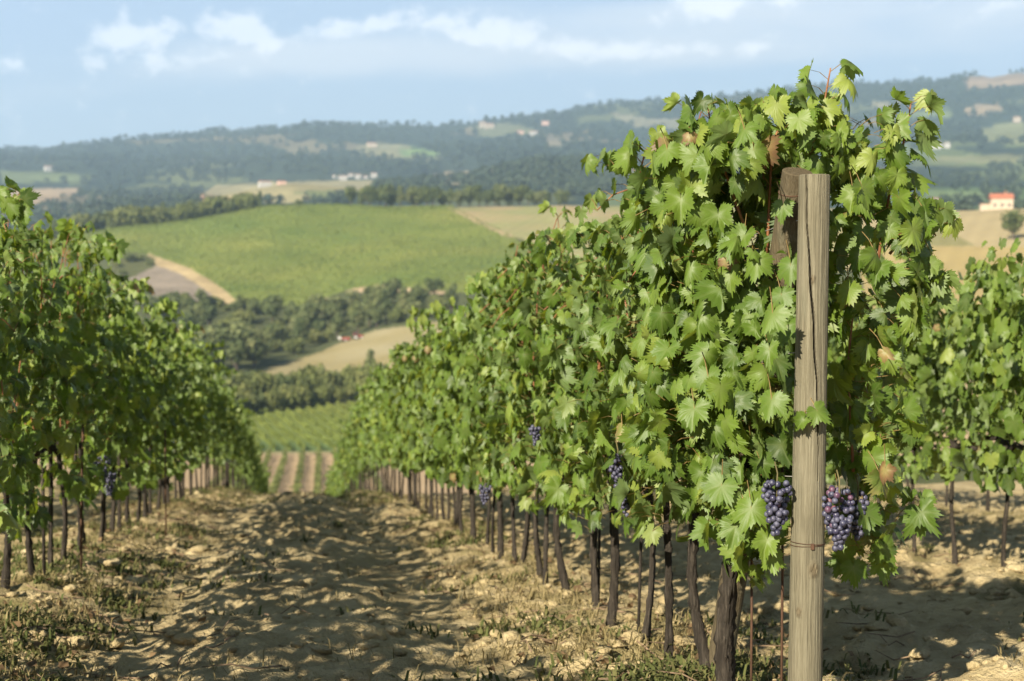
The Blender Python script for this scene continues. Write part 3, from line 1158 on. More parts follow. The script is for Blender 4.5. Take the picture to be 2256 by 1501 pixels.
def make_post(name, top, bottom, r_top, r_bot, mat, crack, rng, topcut=0.0):
    root = empty(name, bottom)
    ax = top - bottom
    L = np.linalg.norm(ax); ax /= L
    ref = np.array([0, -1.0, 0]); u = ref - ax * np.dot(ref, ax); u /= np.linalg.norm(u); w = np.cross(ax, u)
    seg, nh = 160, 150
    V_, K_ = [], []
    ph = rng.uniform(0, 6.28, 6)
    knots = [(.05, L - (1290 - 388) / 842.0, .020), (-.35, L * .83, .010), (1.0, L * .60, .013), (-.8, L * .28, .012)]
    for i in range(nh):
        h = L * i / (nh - 1)
        r0 = r_bot + (r_top - r_bot) * i / (nh - 1)
        c = bottom + ax * h
        for k in range(seg):
            a = -math.pi + 2 * math.pi * k / seg
            r = r0 * (1 + .015 * math.sin(2 * a + ph[0] + h) + .010 * math.sin(5 * a + ph[1] + 1.7 * h) + .006 * math.sin(13 * a + ph[2] + 2.5 * h) + .004 * math.sin(29 * a + ph[3]))
            kd = [0.0, 0.0]
            if crack:
                ac, wd = crack(h / L)
                dd = abs((a - ac + math.pi) % (2 * math.pi) - math.pi)
                if wd > 0 and dd < wd:
                    r -= .016 * (1 - (dd / wd) ** 2)
                    kd[0] = min(1.0, 1.6 * (1 - dd / wd))
            for (ka, kh, kr) in knots:
                q_ = math.hypot((a - ka) * r0, (h - kh) * .7) / kr
                if q_ < 1:
                    r += .0045 * (1 - q_) - (.003 if q_ < .35 else 0)
                    kd[1] = max(kd[1], 1 - q_)
                    if .45 < q_ < .6:
                        kd[0] = max(kd[0], .45)
            tc = topcut * (1 if i == nh - 1 else 0)
            V_.append(c + r * (math.cos(a) * u + math.sin(a) * w))
            K_.append((kd[0], kd[1], 0, 1))
    F_ = []
    for i in range(nh - 1):
        for k in range(seg):
            k2 = (k + 1) % seg
            F_.append((i * seg + k, i * seg + k2, (i + 1) * seg + k2, (i + 1) * seg + k))
    # bevelled cut top
    b0 = len(V_)
    for k in range(seg):
        v = V_[(nh - 1) * seg + k]
        V_.append(v + (bottom + ax * L - v) * .07 + ax * .003); K_.append((0, .25, 0, 1))
    for k in range(seg):
        k2 = (k + 1) % seg
        F_.append(((nh - 1) * seg + k, (nh - 1) * seg + k2, b0 + k2, b0 + k))
    F_.append(tuple(b0 + k for k in range(seg)))
    P = np.array(V_) - bottom
    link('post_shaft', P, F_, mat, root, False, {'knot': np.array(K_)})
    return root, ax, u, w, L


def crack_front(t):
    """Drying crack from the top, running down and a little to one side."""
    s = 1 - t
    if s > .50:
        return 0, 0
    a = np.interp(s, [0, .05, .126, .23, .34, .41, .50], [-.95, -.85, -.66, -.30, .02, .15, .22])
    a += .03 * math.sin(60 * s)
    wd = np.interp(s, [0, .05, .2, .3, .42, .50], [.05, .055, .06, .08, .06, .015])
    return a, wd


bot = on_ground(pt, pb)
post, pax, pu, pw, PLEN = make_post('end_post', pt, bot, .0425, .0475, M_POST, crack_front, np.random.default_rng(3))
tag(post, 'weathered grey wooden end post with a long drying crack and knots', 'post')


def loop_wire(c, ax, u, w, r, tilt, mat, parent, origin, name='wire_loop', rad=.0013):
    pts = []
    for k in range(41):
        a = 2 * math.pi * k / 40
        pts.append(c + r * (math.cos(a) * u + math.sin(a) * w) + ax * tilt * math.sin(a))
    V_, F_ = tube(np.array(pts) - origin, rad, 6)
    return link(name, V_, F_, mat, parent, True)


hw = PLEN - (1236 - 388) / 842.0
cw = bot + pax * hw
loop_wire(cw, pax, pu, pw, .0474, .003, M_RUST, post, bot, rad=.0009)
loop_wire(cw + pax * .005, pax, pu, pw, .0476, -.002, M_RUST, post, bot, rad=.0009)
b = MB()
nl = cw + pu * .049 + pw * (-.004)
b.box(nl - bot, (.009, .005, .016))
b.build('staple', M_RUST, post)
# brown brace that leans against it from down the row
bt, bb = at_y(1757, 380, 3.83), at_y(1590, 1440, 4.40)
bbot = on_ground(bt, bb)
brace, bax, bu, bw, BLEN = make_post('brace_post', bt, bbot, .043, .040, M_BRACE, None, np.random.default_rng(4))
tag(brace, 'brown wooden brace post leaning among leaves against the grey end post', 'post')
for dz in (.055, .115, .122):
    loop_wire(bbot + bax * (BLEN - dz), bax, bu, bw, .0438, .008, M_RUST, brace, bbot)

# trellis wires, strung from the end post down the row
for (h, lab) in ((.70, 'low thin trellis wire along the end-post row carrying the vine arms'), (1.05, 'middle trellis wire strung along the end-post row through the leaves'), (1.42, 'top trellis wire strung along the end-post row through the leaves')):
    p0 = bot + pax * (h + .12) + pu * (-.0475)
    pts = [p0]
    for y in np.linspace(4.6, 26, 30):
        pts.append(np.array([ROW_R + .02, y, float(near_z(ROW_R, y)) + h]))
    V_, F_ = tube(np.array(pts), .0012, 5)
    tag(link('trellis_wire', V_, F_, M_WIRE, None, True), lab, 'wire', 'trellis wires of the end-post row')

# thin stakes beside trunks
for (px, py, Y, rad, tall, lean, mt, lab) in (
        (1404, 1400, 5.25, .006, .75, .03, M_BARK, 'thin dark cane stake standing beside a thick vine trunk'),
        (1318, 1380, 6.1, .006, .75, .01, M_BARK, 'thin dark cane stake tight beside a straight vine trunk'),
        (1722, 1501, 4.0, .004, .85, .0, M_RUST, 'thin rusty rod standing close to the grey end post'),
        (1655, 1500, 4.1, .004, .60, .0, M_RUST, 'thin rod between the brown brace and the end post'),
        (1622, 1400, 4.15, .0016, .55, -.05, M_WIRE, 'pale bent wire leaning across the brown brace post'),
        (98, 1330, 6.9, .008, .8, .0, M_BARK, 'thin straight stake in the shaded row near the frame edge'),
        (178, 1290, 7.6, .006, .8, .02, M_RUST, 'thin rod beside forked trunks of the shaded row'),
        (366, 1200, 10.6, .006, .8, .0, M_RUST, 'thin rod among crowded trunks of the shaded row')):
    p = at_y(px, py, Y)
    g = float(near_z(p[0], p[1]))
    V_, F_ = tube([(0, 0, -.1), (lean * .4, 0, tall * .5), (lean, .01, tall)], rad, 7)
    o = link('vine_stake', V_, F_, mt, None, True)
    o.location = (p[0], p[1], g)
    tag(o, lab, 'stake', 'stakes and rods beside the vines')

# ------------------------------------------------------------------ the end vine
erng = np.random.default_rng(77)
E0 = np.array([1.27, 4.04, float(near_z(1.27, 4.04))])
endv = empty('grapevine', E0)
tag(endv, 'large end grapevine wrapping the wooden posts with broad leaves and ripe grapes', 'grapevine', G_R)
P, O, S, PT = [], [], [], []


def ell(px, py, Y, rx, ry, rz, n, smin=.055, smax=.095):
    c = at_y(px, py, Y)
    k = 0
    while k < n:
        d_ = erng.normal(0, 1, 3); d_ /= np.linalg.norm(d_)
        q_ = c + d_ * np.array([rx, ry, rz]) * (1 - abs(erng.normal(0, .22)))
        if q_[1] < 3.80 and abs(q_[0] - 1.36) < .16:
            continue
        if q_[1] < 4.0 and abs(q_[0] - 1.33) < .075 and .14 < q_[2] < .30:
            continue
        k += 1
        o = d_ * np.array([1.0, 1.0, .25]); o /= np.linalg.norm(o) + 1e-6
        P.append(q_); O.append(o); S.append(.76 * erng.uniform(smin, smax) if erng.random() < .66 else erng.uniform(.028, .05))
        PT.append(q_ - o * erng.uniform(.05, .10) + np.array([0, 0, erng.uniform(-.02, .03)]))


ell(1640, 560, 4.14, .27, .30, .36, 340)
ell(1610, 900, 4.12, .31, .30, .32, 340)
ell(1690, 330, 4.08, .30, .24, .15, 140, .05, .085)
ell(1880, 330, 4.06, .16, .22, .13, 40, .05, .085)
ell(1925, 560, 4.02, .16, .24, .30, 120)
ell(1925, 900, 4.02, .12, .20, .28, 95)
ell(1480, 430, 4.25, .12, .18, .15, 36, .055, .09)
ell(1535, 700, 4.25, .17, .25, .30, 100)
ell(1500, 950, 4.2, .17, .20, .18, 45)
ell(1630, 1130, 4.0, .14, .16, .12, 34)
ell(1665, 1230, 3.98, .06, .08, .07, 12, .05, .08)
ell(1900, 1190, 4.0, .08, .12, .10, 16)
ell(1990, 1120, 4.05, .10, .14, .09, 12)
ell(1690, 780, 3.93, .10, .06, .22, 34)
ell(1650, 1020, 3.93, .13, .07, .18, 34)
# named shoots: path through photo points, leaves alternate along it
ESH = [([(1690, 700, 4.1), (1760, 420, 4.05), (1812, 250, 4.0), (1830, 150, 3.97)], 12),
       ([(1930, 600, 4.1), (1960, 420, 4.05), (1995, 300, 4.0), (2008, 222, 3.98)], 12),
       ([(1560, 560, 4.2), (1500, 360, 4.2), (1478, 300, 4.2)], 8),
       ([(1560, 640, 4.2), (1470, 400, 4.2), (1425, 320, 4.2), (1410, 380, 4.18)], 10),
       ([(1960, 560, 4.0), (2030, 470, 3.98), (2062, 520, 3.96)], 9),
       ([(1640, 500, 4.1), (1570, 300, 4.1), (1560, 240, 4.1)], 9),
       ([(1690, 560, 4.08), (1700, 330, 4.02), (1735, 215, 4.0)], 11),
       ([(1880, 1040, 4.0), (1868, 800, 4.0), (1885, 640, 4.02)], 4),
       ([(1960, 780, 3.98), (2010, 640, 3.96), (2030, 620, 3.95), (2035, 690, 3.94)], 8),
       ([(1770, 560, 4.12), (1780, 330, 4.06), (1772, 250, 4.05)], 10)]
for pts, nl_ in ESH:
    K = np.array([at_y(*p) for p in pts])
    t = np.linspace(0, 1, 14)
    tk = np.linspace(0, 1, len(K))
    path = np.stack([np.interp(t, tk, K[:, j]) for j in range(3)], 1)
    path[1:-1] = (path[:-2] + 2 * path[1:-1] + path[2:]) / 4
    V_, F_ = tube(path - E0, np.linspace(.0050, .0022, 14), 7)
    link('cane', V_, F_, M_CANE, endv, True)
    for k in range(nl_):
        f = .30 + .70 * (k + .5) / nl_
        p = np.array([np.interp(f, t, path[:, j]) for j in range(3)])
        sg = 1 if k % 2 else -1
        o = np.array([sg * .9, -.5 + erng.normal(0, .4), .1]); o /= np.linalg.norm(o)
        P.append(p + o * .06 + np.array([0, 0, .02])); O.append(o); PT.append(p)
        S.append(erng.uniform(.055, .085) * (1 - .35 * max(0, f - .6) / .4))
P, O, S, PT = map(np.array, (P, O, S, PT))
tip, nor = leaf_pose(P, O, erng, 1.0)
hue, age = leaf_hues(len(P), erng, np.clip((P[:, 2] - .15) / .4, 0, 1))
drp, fld = erng.uniform(0, .85, len(P)), erng.normal(.0, .60, len(P))
# leaves that can be told apart: px, py of the stalk end, Y, size, tip direction in the picture (deg, 0 right 90 up), facing, hue, age
HERO = [(1800, 905, 3.655, .062, -60, (.1, -.9, .5), .55, .05), (1770, 925, 3.67, .050, -130, (-.5, -.8, .3), .5, 0),
        (1655, 1120, 3.74, .088, -95, (-.4, -.8, .5), .62, 0), (1590, 1070, 3.80, .085, -110, (-.5, -.7, .5), .5, 0),
        (1640, 1110, 3.78, .095, -75, (-.2, -.9, .35), .72, .05), (1620, 1160, 3.78, .080, -95, (-.3, -.9, .3), .5, 0),
        (1690, 1190, 3.74, .078, -110, (-.3, -.9, .4), .75, 0), (1700, 1230, 3.76, .060, -80, (-.4, -.8, .3), .7, 0),
        (1850, 1100, 4.0, .10, -95, (.2, -.9, .2), .2, 0), (1940, 1050, 3.82, .085, -70, (.6, -.7, .25), .4, .3),
        (1880, 430, 3.82, .075, -100, (-.7, -.6, .3), .75, 0), (1900, 415, 3.80, .080, -75, (.4, -.9, .2), .70, 0),
        (1870, 640, 3.82, .085, -105, (-.8, -.5, .3), .75, .18), (1930, 560, 3.82, .085, -65, (.6, -.8, .2), .6, .05),
        (1950, 1035, 3.80, .060, -110, (-.7, -.6, .1), .5, .95), (1950, 775, 3.80, .045, -60, (-.3, -.8, .5), .7, .7),
        (1500, 440, 4.05, .095, -85, (-.4, -.8, .4), .68, 0), (1470, 330, 4.08, .075, -80, (-.5, -.7, .5), .62, .05),
        (1520, 300, 4.05, .040, -95, (-.3, -.9, .3), .5, .9), (1660, 330, 3.92, .085, -95, (-.3, -.9, .3), .65, 0),
        (1668, 575, 3.86, .085, -85, (-.5, -.8, .4), .6, 0), (1640, 520, 3.9, .08, -115, (-.6, -.7, .5), .55, 0),
        (1560, 830, 3.9, .09, -85, (-.6, -.7, .5), .5, 0), (1530, 900, 3.88, .085, -90, (-.5, -.7, .6), .55, 0),
        (1370, 945, 4.35, .055, -100, (-.6, -.7, .3), .8, .45), (2040, 470, 3.92, .08, -60, (.7, -.6, .3), .3, .05), (2050, 560, 3.9, .07, -75, (.7, -.6, .2), .25, 0),
        (1742, 585, 3.74, .075, -95, (-.5, -.8, .3), .5, 0), (1722, 650, 3.74, .07, -85, (-.6, -.7, .3), .45, 0), (1735, 720, 3.76, .075, -100, (-.4, -.8, .4), .4, 0), (1725, 455, 3.74, .06, -90, (-.6, -.7, .3), .5, 0), (1640, 285, 3.57, .075, -80, (-.6, -.5, .6), .5, 0), (1702, 690, 3.64, .085, -100, (-.7, -.5, .5), .6, 0), (1695, 770, 3.65, .07, -80, (-.6, -.7, .4), .5, 0), (1700, 880, 3.65, .08, -95, (-.6, -.6, .5), .55, 0),
        (2020, 600, 3.9, .09, -80, (.4, -.8, .2), .2, 0), (1990, 660, 3.9, .085, -100, (.2, -.9, .2), .25, 0), (1905, 1130, 3.9, .085, -95, (.3, -.8, .3), .3, 0)]
hp, ht, hn, hs, hh, ha = [], [], [], [], [], []
for (px, py, Y, s, ang, face, hu, ag) in HERO:
    a = R(ang)
    tdir = np.array([rgt[0] * math.cos(a), rgt[1] * math.cos(a), math.sin(a)])
    hp.append(at_y(px, py, Y)); ht.append(tdir); hn.append(np.array(face)); hs.append(s * .78); hh.append(hu); ha.append(ag)
hp, ht, hn = np.array(hp), np.array(ht), np.array(hn)
P = np.concatenate([P, hp]); tip = np.concatenate([tip, ht]); nor = np.concatenate([nor, hn]); S = np.concatenate([S, hs])
hue = np.concatenate([hue, hh]); age = np.concatenate([age, ha])
PT = np.concatenate([PT, hp - ht * .05 + np.array([0, .05, .02])])
fld = np.concatenate([fld, erng.normal(.05, .38, len(hp))]); drp = np.concatenate([drp, erng.uniform(.05, .3, len(hp))])
vv, ff, cc = leaves_mesh(LEAF_HI, P, tip, nor, S, hue, age, erng, fold=fld, droop=drp, pet=PT)
link('foliage', vv - E0, ff, M_LEAF, endv, True, {'leaf': cc})
make_trunk(erng, 18, 44, h=.75, rb=.021, parent=endv, wob=.5)


# ------------------------------------------------------------------ grapes
def ico():
    bm = bmesh.new()
    bmesh.ops.create_icosphere(bm, subdivisions=2, radius=1.0)
    v = np.array([p.co[:] for p in bm.verts]); f = np.array([[q_.index for q_ in t.verts] for t in bm.faces])
    bm.free()
    return v, f


IV, IF = ico()


def bunch(parent, top, length, width, n, rng, br=.0088, red=.18, origin=None):
    """A tapering bunch: berries packed round a stem, pushed apart until they only touch."""
    pts = np.zeros((n, 3))
    t = rng.random(n) ** .85
    wz = np.interp(t, [0, .15, .35, .6, .85, 1], [.55, 1, .95, .7, .45, .15]) * width / 2
    a = rng.uniform(0, 6.28, n); r_ = wz * np.sqrt(rng.uniform(.15, 1, n))
    pts[:, 0], pts[:, 1], pts[:, 2] = r_ * np.cos(a), r_ * np.sin(a), -t * length
    rad = br * rng.uniform(.82, 1.08, n)
    for _ in range(60):
        dv = pts[:, None] - pts[None]
        dist = np.linalg.norm(dv, axis=2) + np.eye(n) + 1e-9
        ov = np.maximum((rad[:, None] + rad[None]) * .95 - dist, 0) * (1 - np.eye(n))
        pts += (dv / dist[..., None] * ov[..., None]).sum(1) * .35
        wz = np.interp(-pts[:, 2] / length, [0, .15, .35, .6, .85, 1], [.6, 1.05, 1, .75, .5, .2]) * width / 2
        rr_ = np.hypot(pts[:, 0], pts[:, 1])
        k = np.minimum(1, wz / (rr_ + 1e-9)); k = 1 - (1 - k) * .35
        pts[:, 0] *= k; pts[:, 1] *= k
    V_ = (pts[:, None] + rad[:, None, None] * IV[None] * np.array([1, 1, 1.04])).reshape(-1, 3)
    F_ = (IF[None] + (np.arange(n) * len(IV))[:, None, None]).reshape(-1, 3)
    ripe = np.clip(np.where(rng.random(n) < red * (1.9 - 2.2 * np.clip(-pts[:, 2] / length, 0, 1)), rng.uniform(.6, 1, n), rng.uniform(0, .5, n)), 0, 1)
    C = np.zeros((n, len(IV), 4)); C[..., 0] = ripe[:, None]; C[..., 3] = 1
    loc = Vector([float(c) for c in top])
    inv = (Matrix.Translation(parent.location) @ Matrix.Rotation(parent.rotation_euler[2], 4, 'Z') @ Matrix.Diagonal((*parent.scale, 1))).inverted()
    M4 = np.array(inv)
    Vw = V_ + np.array(top)
    Vl = Vw @ M4[:3, :3].T + M4[:3, 3]
    o = link('grape_bunch', Vl, F_, M_GRAPE, parent, True, {'berry': C.reshape(-1, 4)})
    st = np.array([(0.0, .02, .05), (.004, .008, .02), (0, 0, 0), (0, 0, -length * .6)]) + np.array(top)
    st = st @ M4[:3, :3].T + M4[:3, 3]
    V_, F_ = tube(st, .0022, 6)
    link('stem', V_, F_, M_STEM, o, True)
    return o


brng = np.random.default_rng(9)
bunch(endv, at_y(1849, 1078, 3.66), .142, .088, 96, brng, .0088, .20)['label'] = 'dark grape bunch with some pinkish berries beside the grey post'
bunch(endv, at_y(1890, 1085, 3.93), .13, .075, 60, brng, .0088, .0)
bunch(endv, at_y(1712, 1060, 3.70), .125, .085, 74, brng, .0090, .05)
bunch(endv, at_y(1690, 1040, 3.95), .10, .07, 45, brng, .0088, .0)
bunch(endv, at_y(1612, 920, 3.95), .07, .06, 26, brng, .0085, .0)


def near_vine(row, y):
    return min(row, key=lambda o: abs(o.location[1] - y))


bunch(near_vine(rowR, 4.72), at_y(1360, 1005, 4.74), .085, .055, 40, brng, .0085, .0)
bunch(near_vine(rowR, 4.72), at_y(1378, 1075, 4.66), .075, .05, 32, brng, .0085, .0)
bunch(near_vine(rowR, 7.2), at_y(1068, 1068, 7.2), .09, .06, 36, brng, .0085, .0)
bunch(near_vine(rowR, 5.5), at_y(1178, 938, 5.9), .07, .05, 24, brng, .0085, .0)
bunch(near_vine(rowL, 8.0), at_y(222, 1005, 8.2), .17, .10, 80, brng, .009, .0)
bunch(near_vine(rowL, 8.5), at_y(240, 1040, 8.5), .12, .08, 50, brng, .009, .0)

# ------------------------------------------------------------------ loose soil, weeds, litter
def ico1():
    bm = bmesh.new()
    bmesh.ops.create_icosphere(bm, subdivisions=1, radius=1.0)
    v = np.array([p.co[:] for p in bm.verts]); f = np.array([[q_.index for q_ in t.verts] for t in bm.faces])
    bm.free()
    return v, f


JV, JF = ico1()
crng = np.random.default_rng(12)
CXs, CYs = [], []
n = 15000
y = 4.0 + 22 * crng.random(n) ** 2.1
x = crng.uniform(-2.6, 6.5, n)
dens = 0.35 + .65 * np.exp(-(np.min([np.abs(x - c) for c in (ROW_L, ROW_R, ROW_3)], 0) / .5) ** 2)
track = np.min([np.abs(x - c) for c in (-.62, .62, 1.9, 3.1)], 0)
dens *= 1 - .7 * np.exp(-(track / .18) ** 2)
dens *= .35 + 1.3 * vnoise(x / .5, y / .5, 19)
k = crng.random(n) < dens
x, y = x[k], y[k]
n = len(x)
sz = .005 + .026 * crng.random(n) ** 5 + .005 * crng.random(n)
z = near_z(x, y) + ground_detail(x, y)
jit = JV[None] * (1 + crng.normal(0, .30, (n, len(JV), 1)))
jit = jit * np.stack([crng.uniform(.8, 1.4, n), crng.uniform(.8, 1.4, n), crng.uniform(.35, .75, n)], 1)[:, None]
an = crng.uniform(0, 6.28, n)
rx = jit[..., 0] * np.cos(an)[:, None] - jit[..., 1] * np.sin(an)[:, None]
ry = jit[..., 0] * np.sin(an)[:, None] + jit[..., 1] * np.cos(an)[:, None]
CVt = np.stack([x[:, None] + rx * sz[:, None], y[:, None] + ry * sz[:, None], z[:, None] + (jit[..., 2] + .25) * sz[:, None]], -1)
CFt = (JF[None] + (np.arange(n) * len(JV))[:, None, None]).reshape(-1, 3)
sc = np.zeros((n * len(JV), 4)); sc[:, 3] = 1
tag(link('soil_clods', CVt.reshape(-1, 3), CFt, M_GROUND, None, False, {'soil': sc}), 'loose dry clay clods scattered over the vineyard soil', 'soil', kind='stuff')

nb = 2800
y = 4.0 + 16 * crng.random(nb) ** 1.7
x = crng.uniform(-2.2, 6.0, nb)
dens = .12 + .88 * np.exp(-(np.min([np.abs(x - c) for c in (ROW_L + .25, ROW_R - .3, ROW_R + .7, ROW_3 - .5)], 0) / .45) ** 2)
dens *= .25 + 1.5 * vnoise(x / .6, y / .6, 29)
k = crng.random(nb) < dens
x, y = x[k], y[k]
nb = len(x)
sz = .011 + .028 * crng.random(nb) ** 3
z = near_z(x, y) + ground_detail(x, y)
bump_ = np.ones((nb, len(IV)))
for q_ in range(5):
    kv = crng.normal(0, 1.0 + q_ * .9, (nb, 3))
    bump_ += (.36 / (1 + .5 * q_)) * np.sin(kv @ IV.T + crng.uniform(0, 6.28, (nb, 1)))
bump_ += crng.normal(0, .05, bump_.shape)
jit = IV[None] * bump_[..., None] * np.stack([crng.uniform(.8, 1.5, nb), crng.uniform(.8, 1.5, nb), crng.uniform(.4, .8, nb)], 1)[:, None]
BV = np.stack([x[:, None] + jit[..., 0] * sz[:, None], y[:, None] + jit[..., 1] * sz[:, None], z[:, None] + (jit[..., 2] + .2) * sz[:, None]], -1)
BF = (IF[None] + (np.arange(nb) * len(IV))[:, None, None]).reshape(-1, 3)
sc = np.zeros((nb * len(IV), 4)); sc[:, 3] = 1
tag(link('soil_clods', BV.reshape(-1, 3), BF, M_GROUND, None, False, {'soil': sc}), 'larger cracked clay lumps lying along the foot of the rows', 'soil', kind='stuff')


def blades(name, mat, n, size, lab, cat, seed, flat=False, hue=None, fx=None):
    g = np.random.default_rng(seed)
    m = 9000
    y = 4.1 + 28 * g.random(m) ** 1.8
    x = g.uniform(-2.8, 6.5, m)
    rd = np.min([np.abs(x - c) for c in (ROW_L, ROW_R, ROW_3, ROW_4)], 0)
    cl = vnoise(x / .5, y / .5, seed) * vnoise(x / 1.6, y / 1.6, seed + 1)
    pr = (np.exp(-(rd / .45) ** 2) + .16) * sstep(.12, .45, cl)
    pr[(np.abs(x) < .75) & (y < 16)] *= .30
    pr[(x > 1.7)] *= .18
    pr[(x > -2.0) & (x < -.55)] *= 1.9
    k = g.random(m) < pr
    x, y = x[k], y[k]
    per_c = max(1, n // len(x))
    spread = np.repeat(g.uniform(.03, .10, len(x)), per_c)
    x, y = np.repeat(x, per_c), np.repeat(y, per_c)
    n = len(x)
    x = x + g.normal(0, 1, n) * spread * (2.5 if flat else 1)
    y = y + g.normal(0, 1, n) * spread * (2.5 if flat else 1)
    z = near_z(x, y) + ground_detail(x, y)
    V_, F_, C_ = [], [], []
    per = 1 if flat else 2
    X = np.repeat(x, per) + g.normal(0, .025, n * per); Y = np.repeat(y, per) + g.normal(0, .025, n * per); Z = np.repeat(z, per)
    N_ = n * per
    a = g.uniform(0, 6.28, N_)
    L = size * g.uniform(.4, 1.2, N_)
    ou = g.uniform(.45, 1.0, N_) if not flat else np.full(N_, 1.0)
    dx, dy = np.cos(a), np.sin(a)
    wd = ((.0022 if 'dry' in name else .005) if not flat else .016) * g.uniform(.7, 1.4, N_)
    b0 = np.stack([X - dy * wd, Y + dx * wd, Z], 1); b1 = np.stack([X + dy * wd, Y - dx * wd, Z], 1)
    if flat:
        b0[:, 2] += g.uniform(.004, .03, N_); b1[:, 2] += g.uniform(.004, .03, N_)
    mx, my = X + dx * L * .4 * ou, Y + dy * L * .4 * ou
    mz = Z + (L * (.75 - .4 * ou) if not flat else g.uniform(.005, .04, N_))
    m0 = np.stack([mx - dy * wd * .8, my + dx * wd * .8, mz], 1); m1 = np.stack([mx + dy * wd * .8, my - dx * wd * .8, mz], 1)
    tz = Z + (L * (1 - .75 * ou) if not flat else g.uniform(.003, .03, N_))
    t_ = np.stack([X + dx * L * ou, Y + dy * L * ou, tz], 1)
    V_ = np.stack([b0, b1, m1, m0, t_], 1).reshape(-1, 3)
    F_ = (np.array([(0, 1, 2), (0, 2, 3), (3, 2, 4)])[None] + (np.arange(N_) * 5)[:, None, None]).reshape(-1, 3)
    C_ = np.zeros((N_, 5, 4)); C_[..., 0] = g.random(N_)[:, None]; C_[..., 3] = 1
    tag(link(name, V_, F_, mat, None, False, {'leaf': C_.reshape(-1, 4)}), lab, cat, kind='stuff')


M_DRY = mat_foliage('dry grass', [(0.0, (.14, .11, .045)), (0.5, (.23, .185, .085)), (1.0, (.32, .26, .13))], .25)
M_WEED = mat_foliage('green weeds', [(0.0, (.045, .060, .018)), (0.5, (.085, .098, .030)), (1.0, (.17, .15, .06))], .25)
M_LITTER = mat_foliage('fallen leaves', [(0.0, (.07, .045, .026)), (0.5, (.14, .09, .045)), (1.0, (.22, .15, .075))], .15)
blades('dry_grass', M_DRY, 13000, .085, 'straw coloured dry grass tufts along the foot of the rows', 'grass', 301)
blades('green_weeds', M_WEED, 18000, .07, 'low green weeds growing along the foot of the vine rows', 'weeds', 311)
blades('leaf_litter', M_LITTER, 1500, .032, 'brown fallen leaves lying on the dry soil', 'leaves', 321, flat=True)

# cut canes and twigs left on the soil
tg_ = np.random.default_rng(41)
b = MB()
for _ in range(420):
    y = 4.1 + 10 * tg_.random() ** 1.6
    x = tg_.choice([ROW_L, ROW_R, ROW_3, ROW_R + .6, ROW_L + .4]) + tg_.normal(0, .35)
    a, L = tg_.uniform(0, 6.28), tg_.uniform(.06, .32)
    z = float(near_z(x, y)) + .012
    pts = []
    for q_ in range(4):
        f = q_ / 3 - .5
        xx, yy = x + math.cos(a) * L * f + tg_.normal(0, .006), y + math.sin(a) * L * f + tg_.normal(0, .006)
        pts.append((xx, yy, ground_at(xx, yy) + tg_.uniform(.006, .03)))
    b.tube(pts, [.0035, .003, .0026, .0018], 5)
tag(b.build('dry_twigs', mat_plain('dry twig', (.17, .12, .075), .9, .1, .4, 30)), 'cut dry canes and twigs lying on the soil along the rows', 'twigs', kind='stuff')

# ------------------------------------------------------------------ young vine rows on the valley floor
yrng = np.random.default_rng(31)
for i, px in enumerate((520, 556, 592, 627, 665, 701, 737, 773, 809)):
    top = find_r(px, 1003, 150, 260)
    a = np.array([px - 655.0])
    dirv = np.array([-math.sin(R(-4)), -math.cos(R(-4))])
    dirv = np.array([-.02, -1.0])
    V_, F_, C_ = [], [], []
    L = 92
    n = 2600
    t = yrng.random(n) * L
    ph_ = .55 + .45 * np.sin(t * 2 * math.pi / .9)
    x = top[0] + dirv[0] * t + yrng.normal(0, .20, n); y = top[1] + dirv[1] * t
    z = terrain_z(x, y) + yrng.beta(1.6, 1.4, n) * 1.5 * (.6 + .4 * ph_)
    c = np.stack([x, y, z], 1)
    d1, d2 = nrm(yrng.normal(0, 1, (n, 3))), nrm(yrng.normal(0, 1, (n, 3)))
    s = yrng.uniform(.09, .20, n)[:, None]
    V_ = np.stack([c - d1 * s, c - d2 * s, c + d1 * s, c + d2 * s], 1).reshape(-1, 3)
    F_ = np.arange(n * 4).reshape(-1, 4)
    C_ = np.zeros((n, 4, 4)); C_[..., 0] = yrng.random(n)[:, None]; C_[..., 3] = 1
    o = link('young_vine_row', V_, F_, M_SHRUB, None, False, {'leaf': C_.reshape(-1, 4)})
    tag(o, f'low row of young vines on bare soil, {ordinal(i + 1)} across the valley plot', 'vine row', 'young vine rows on the valley floor', 'stuff')


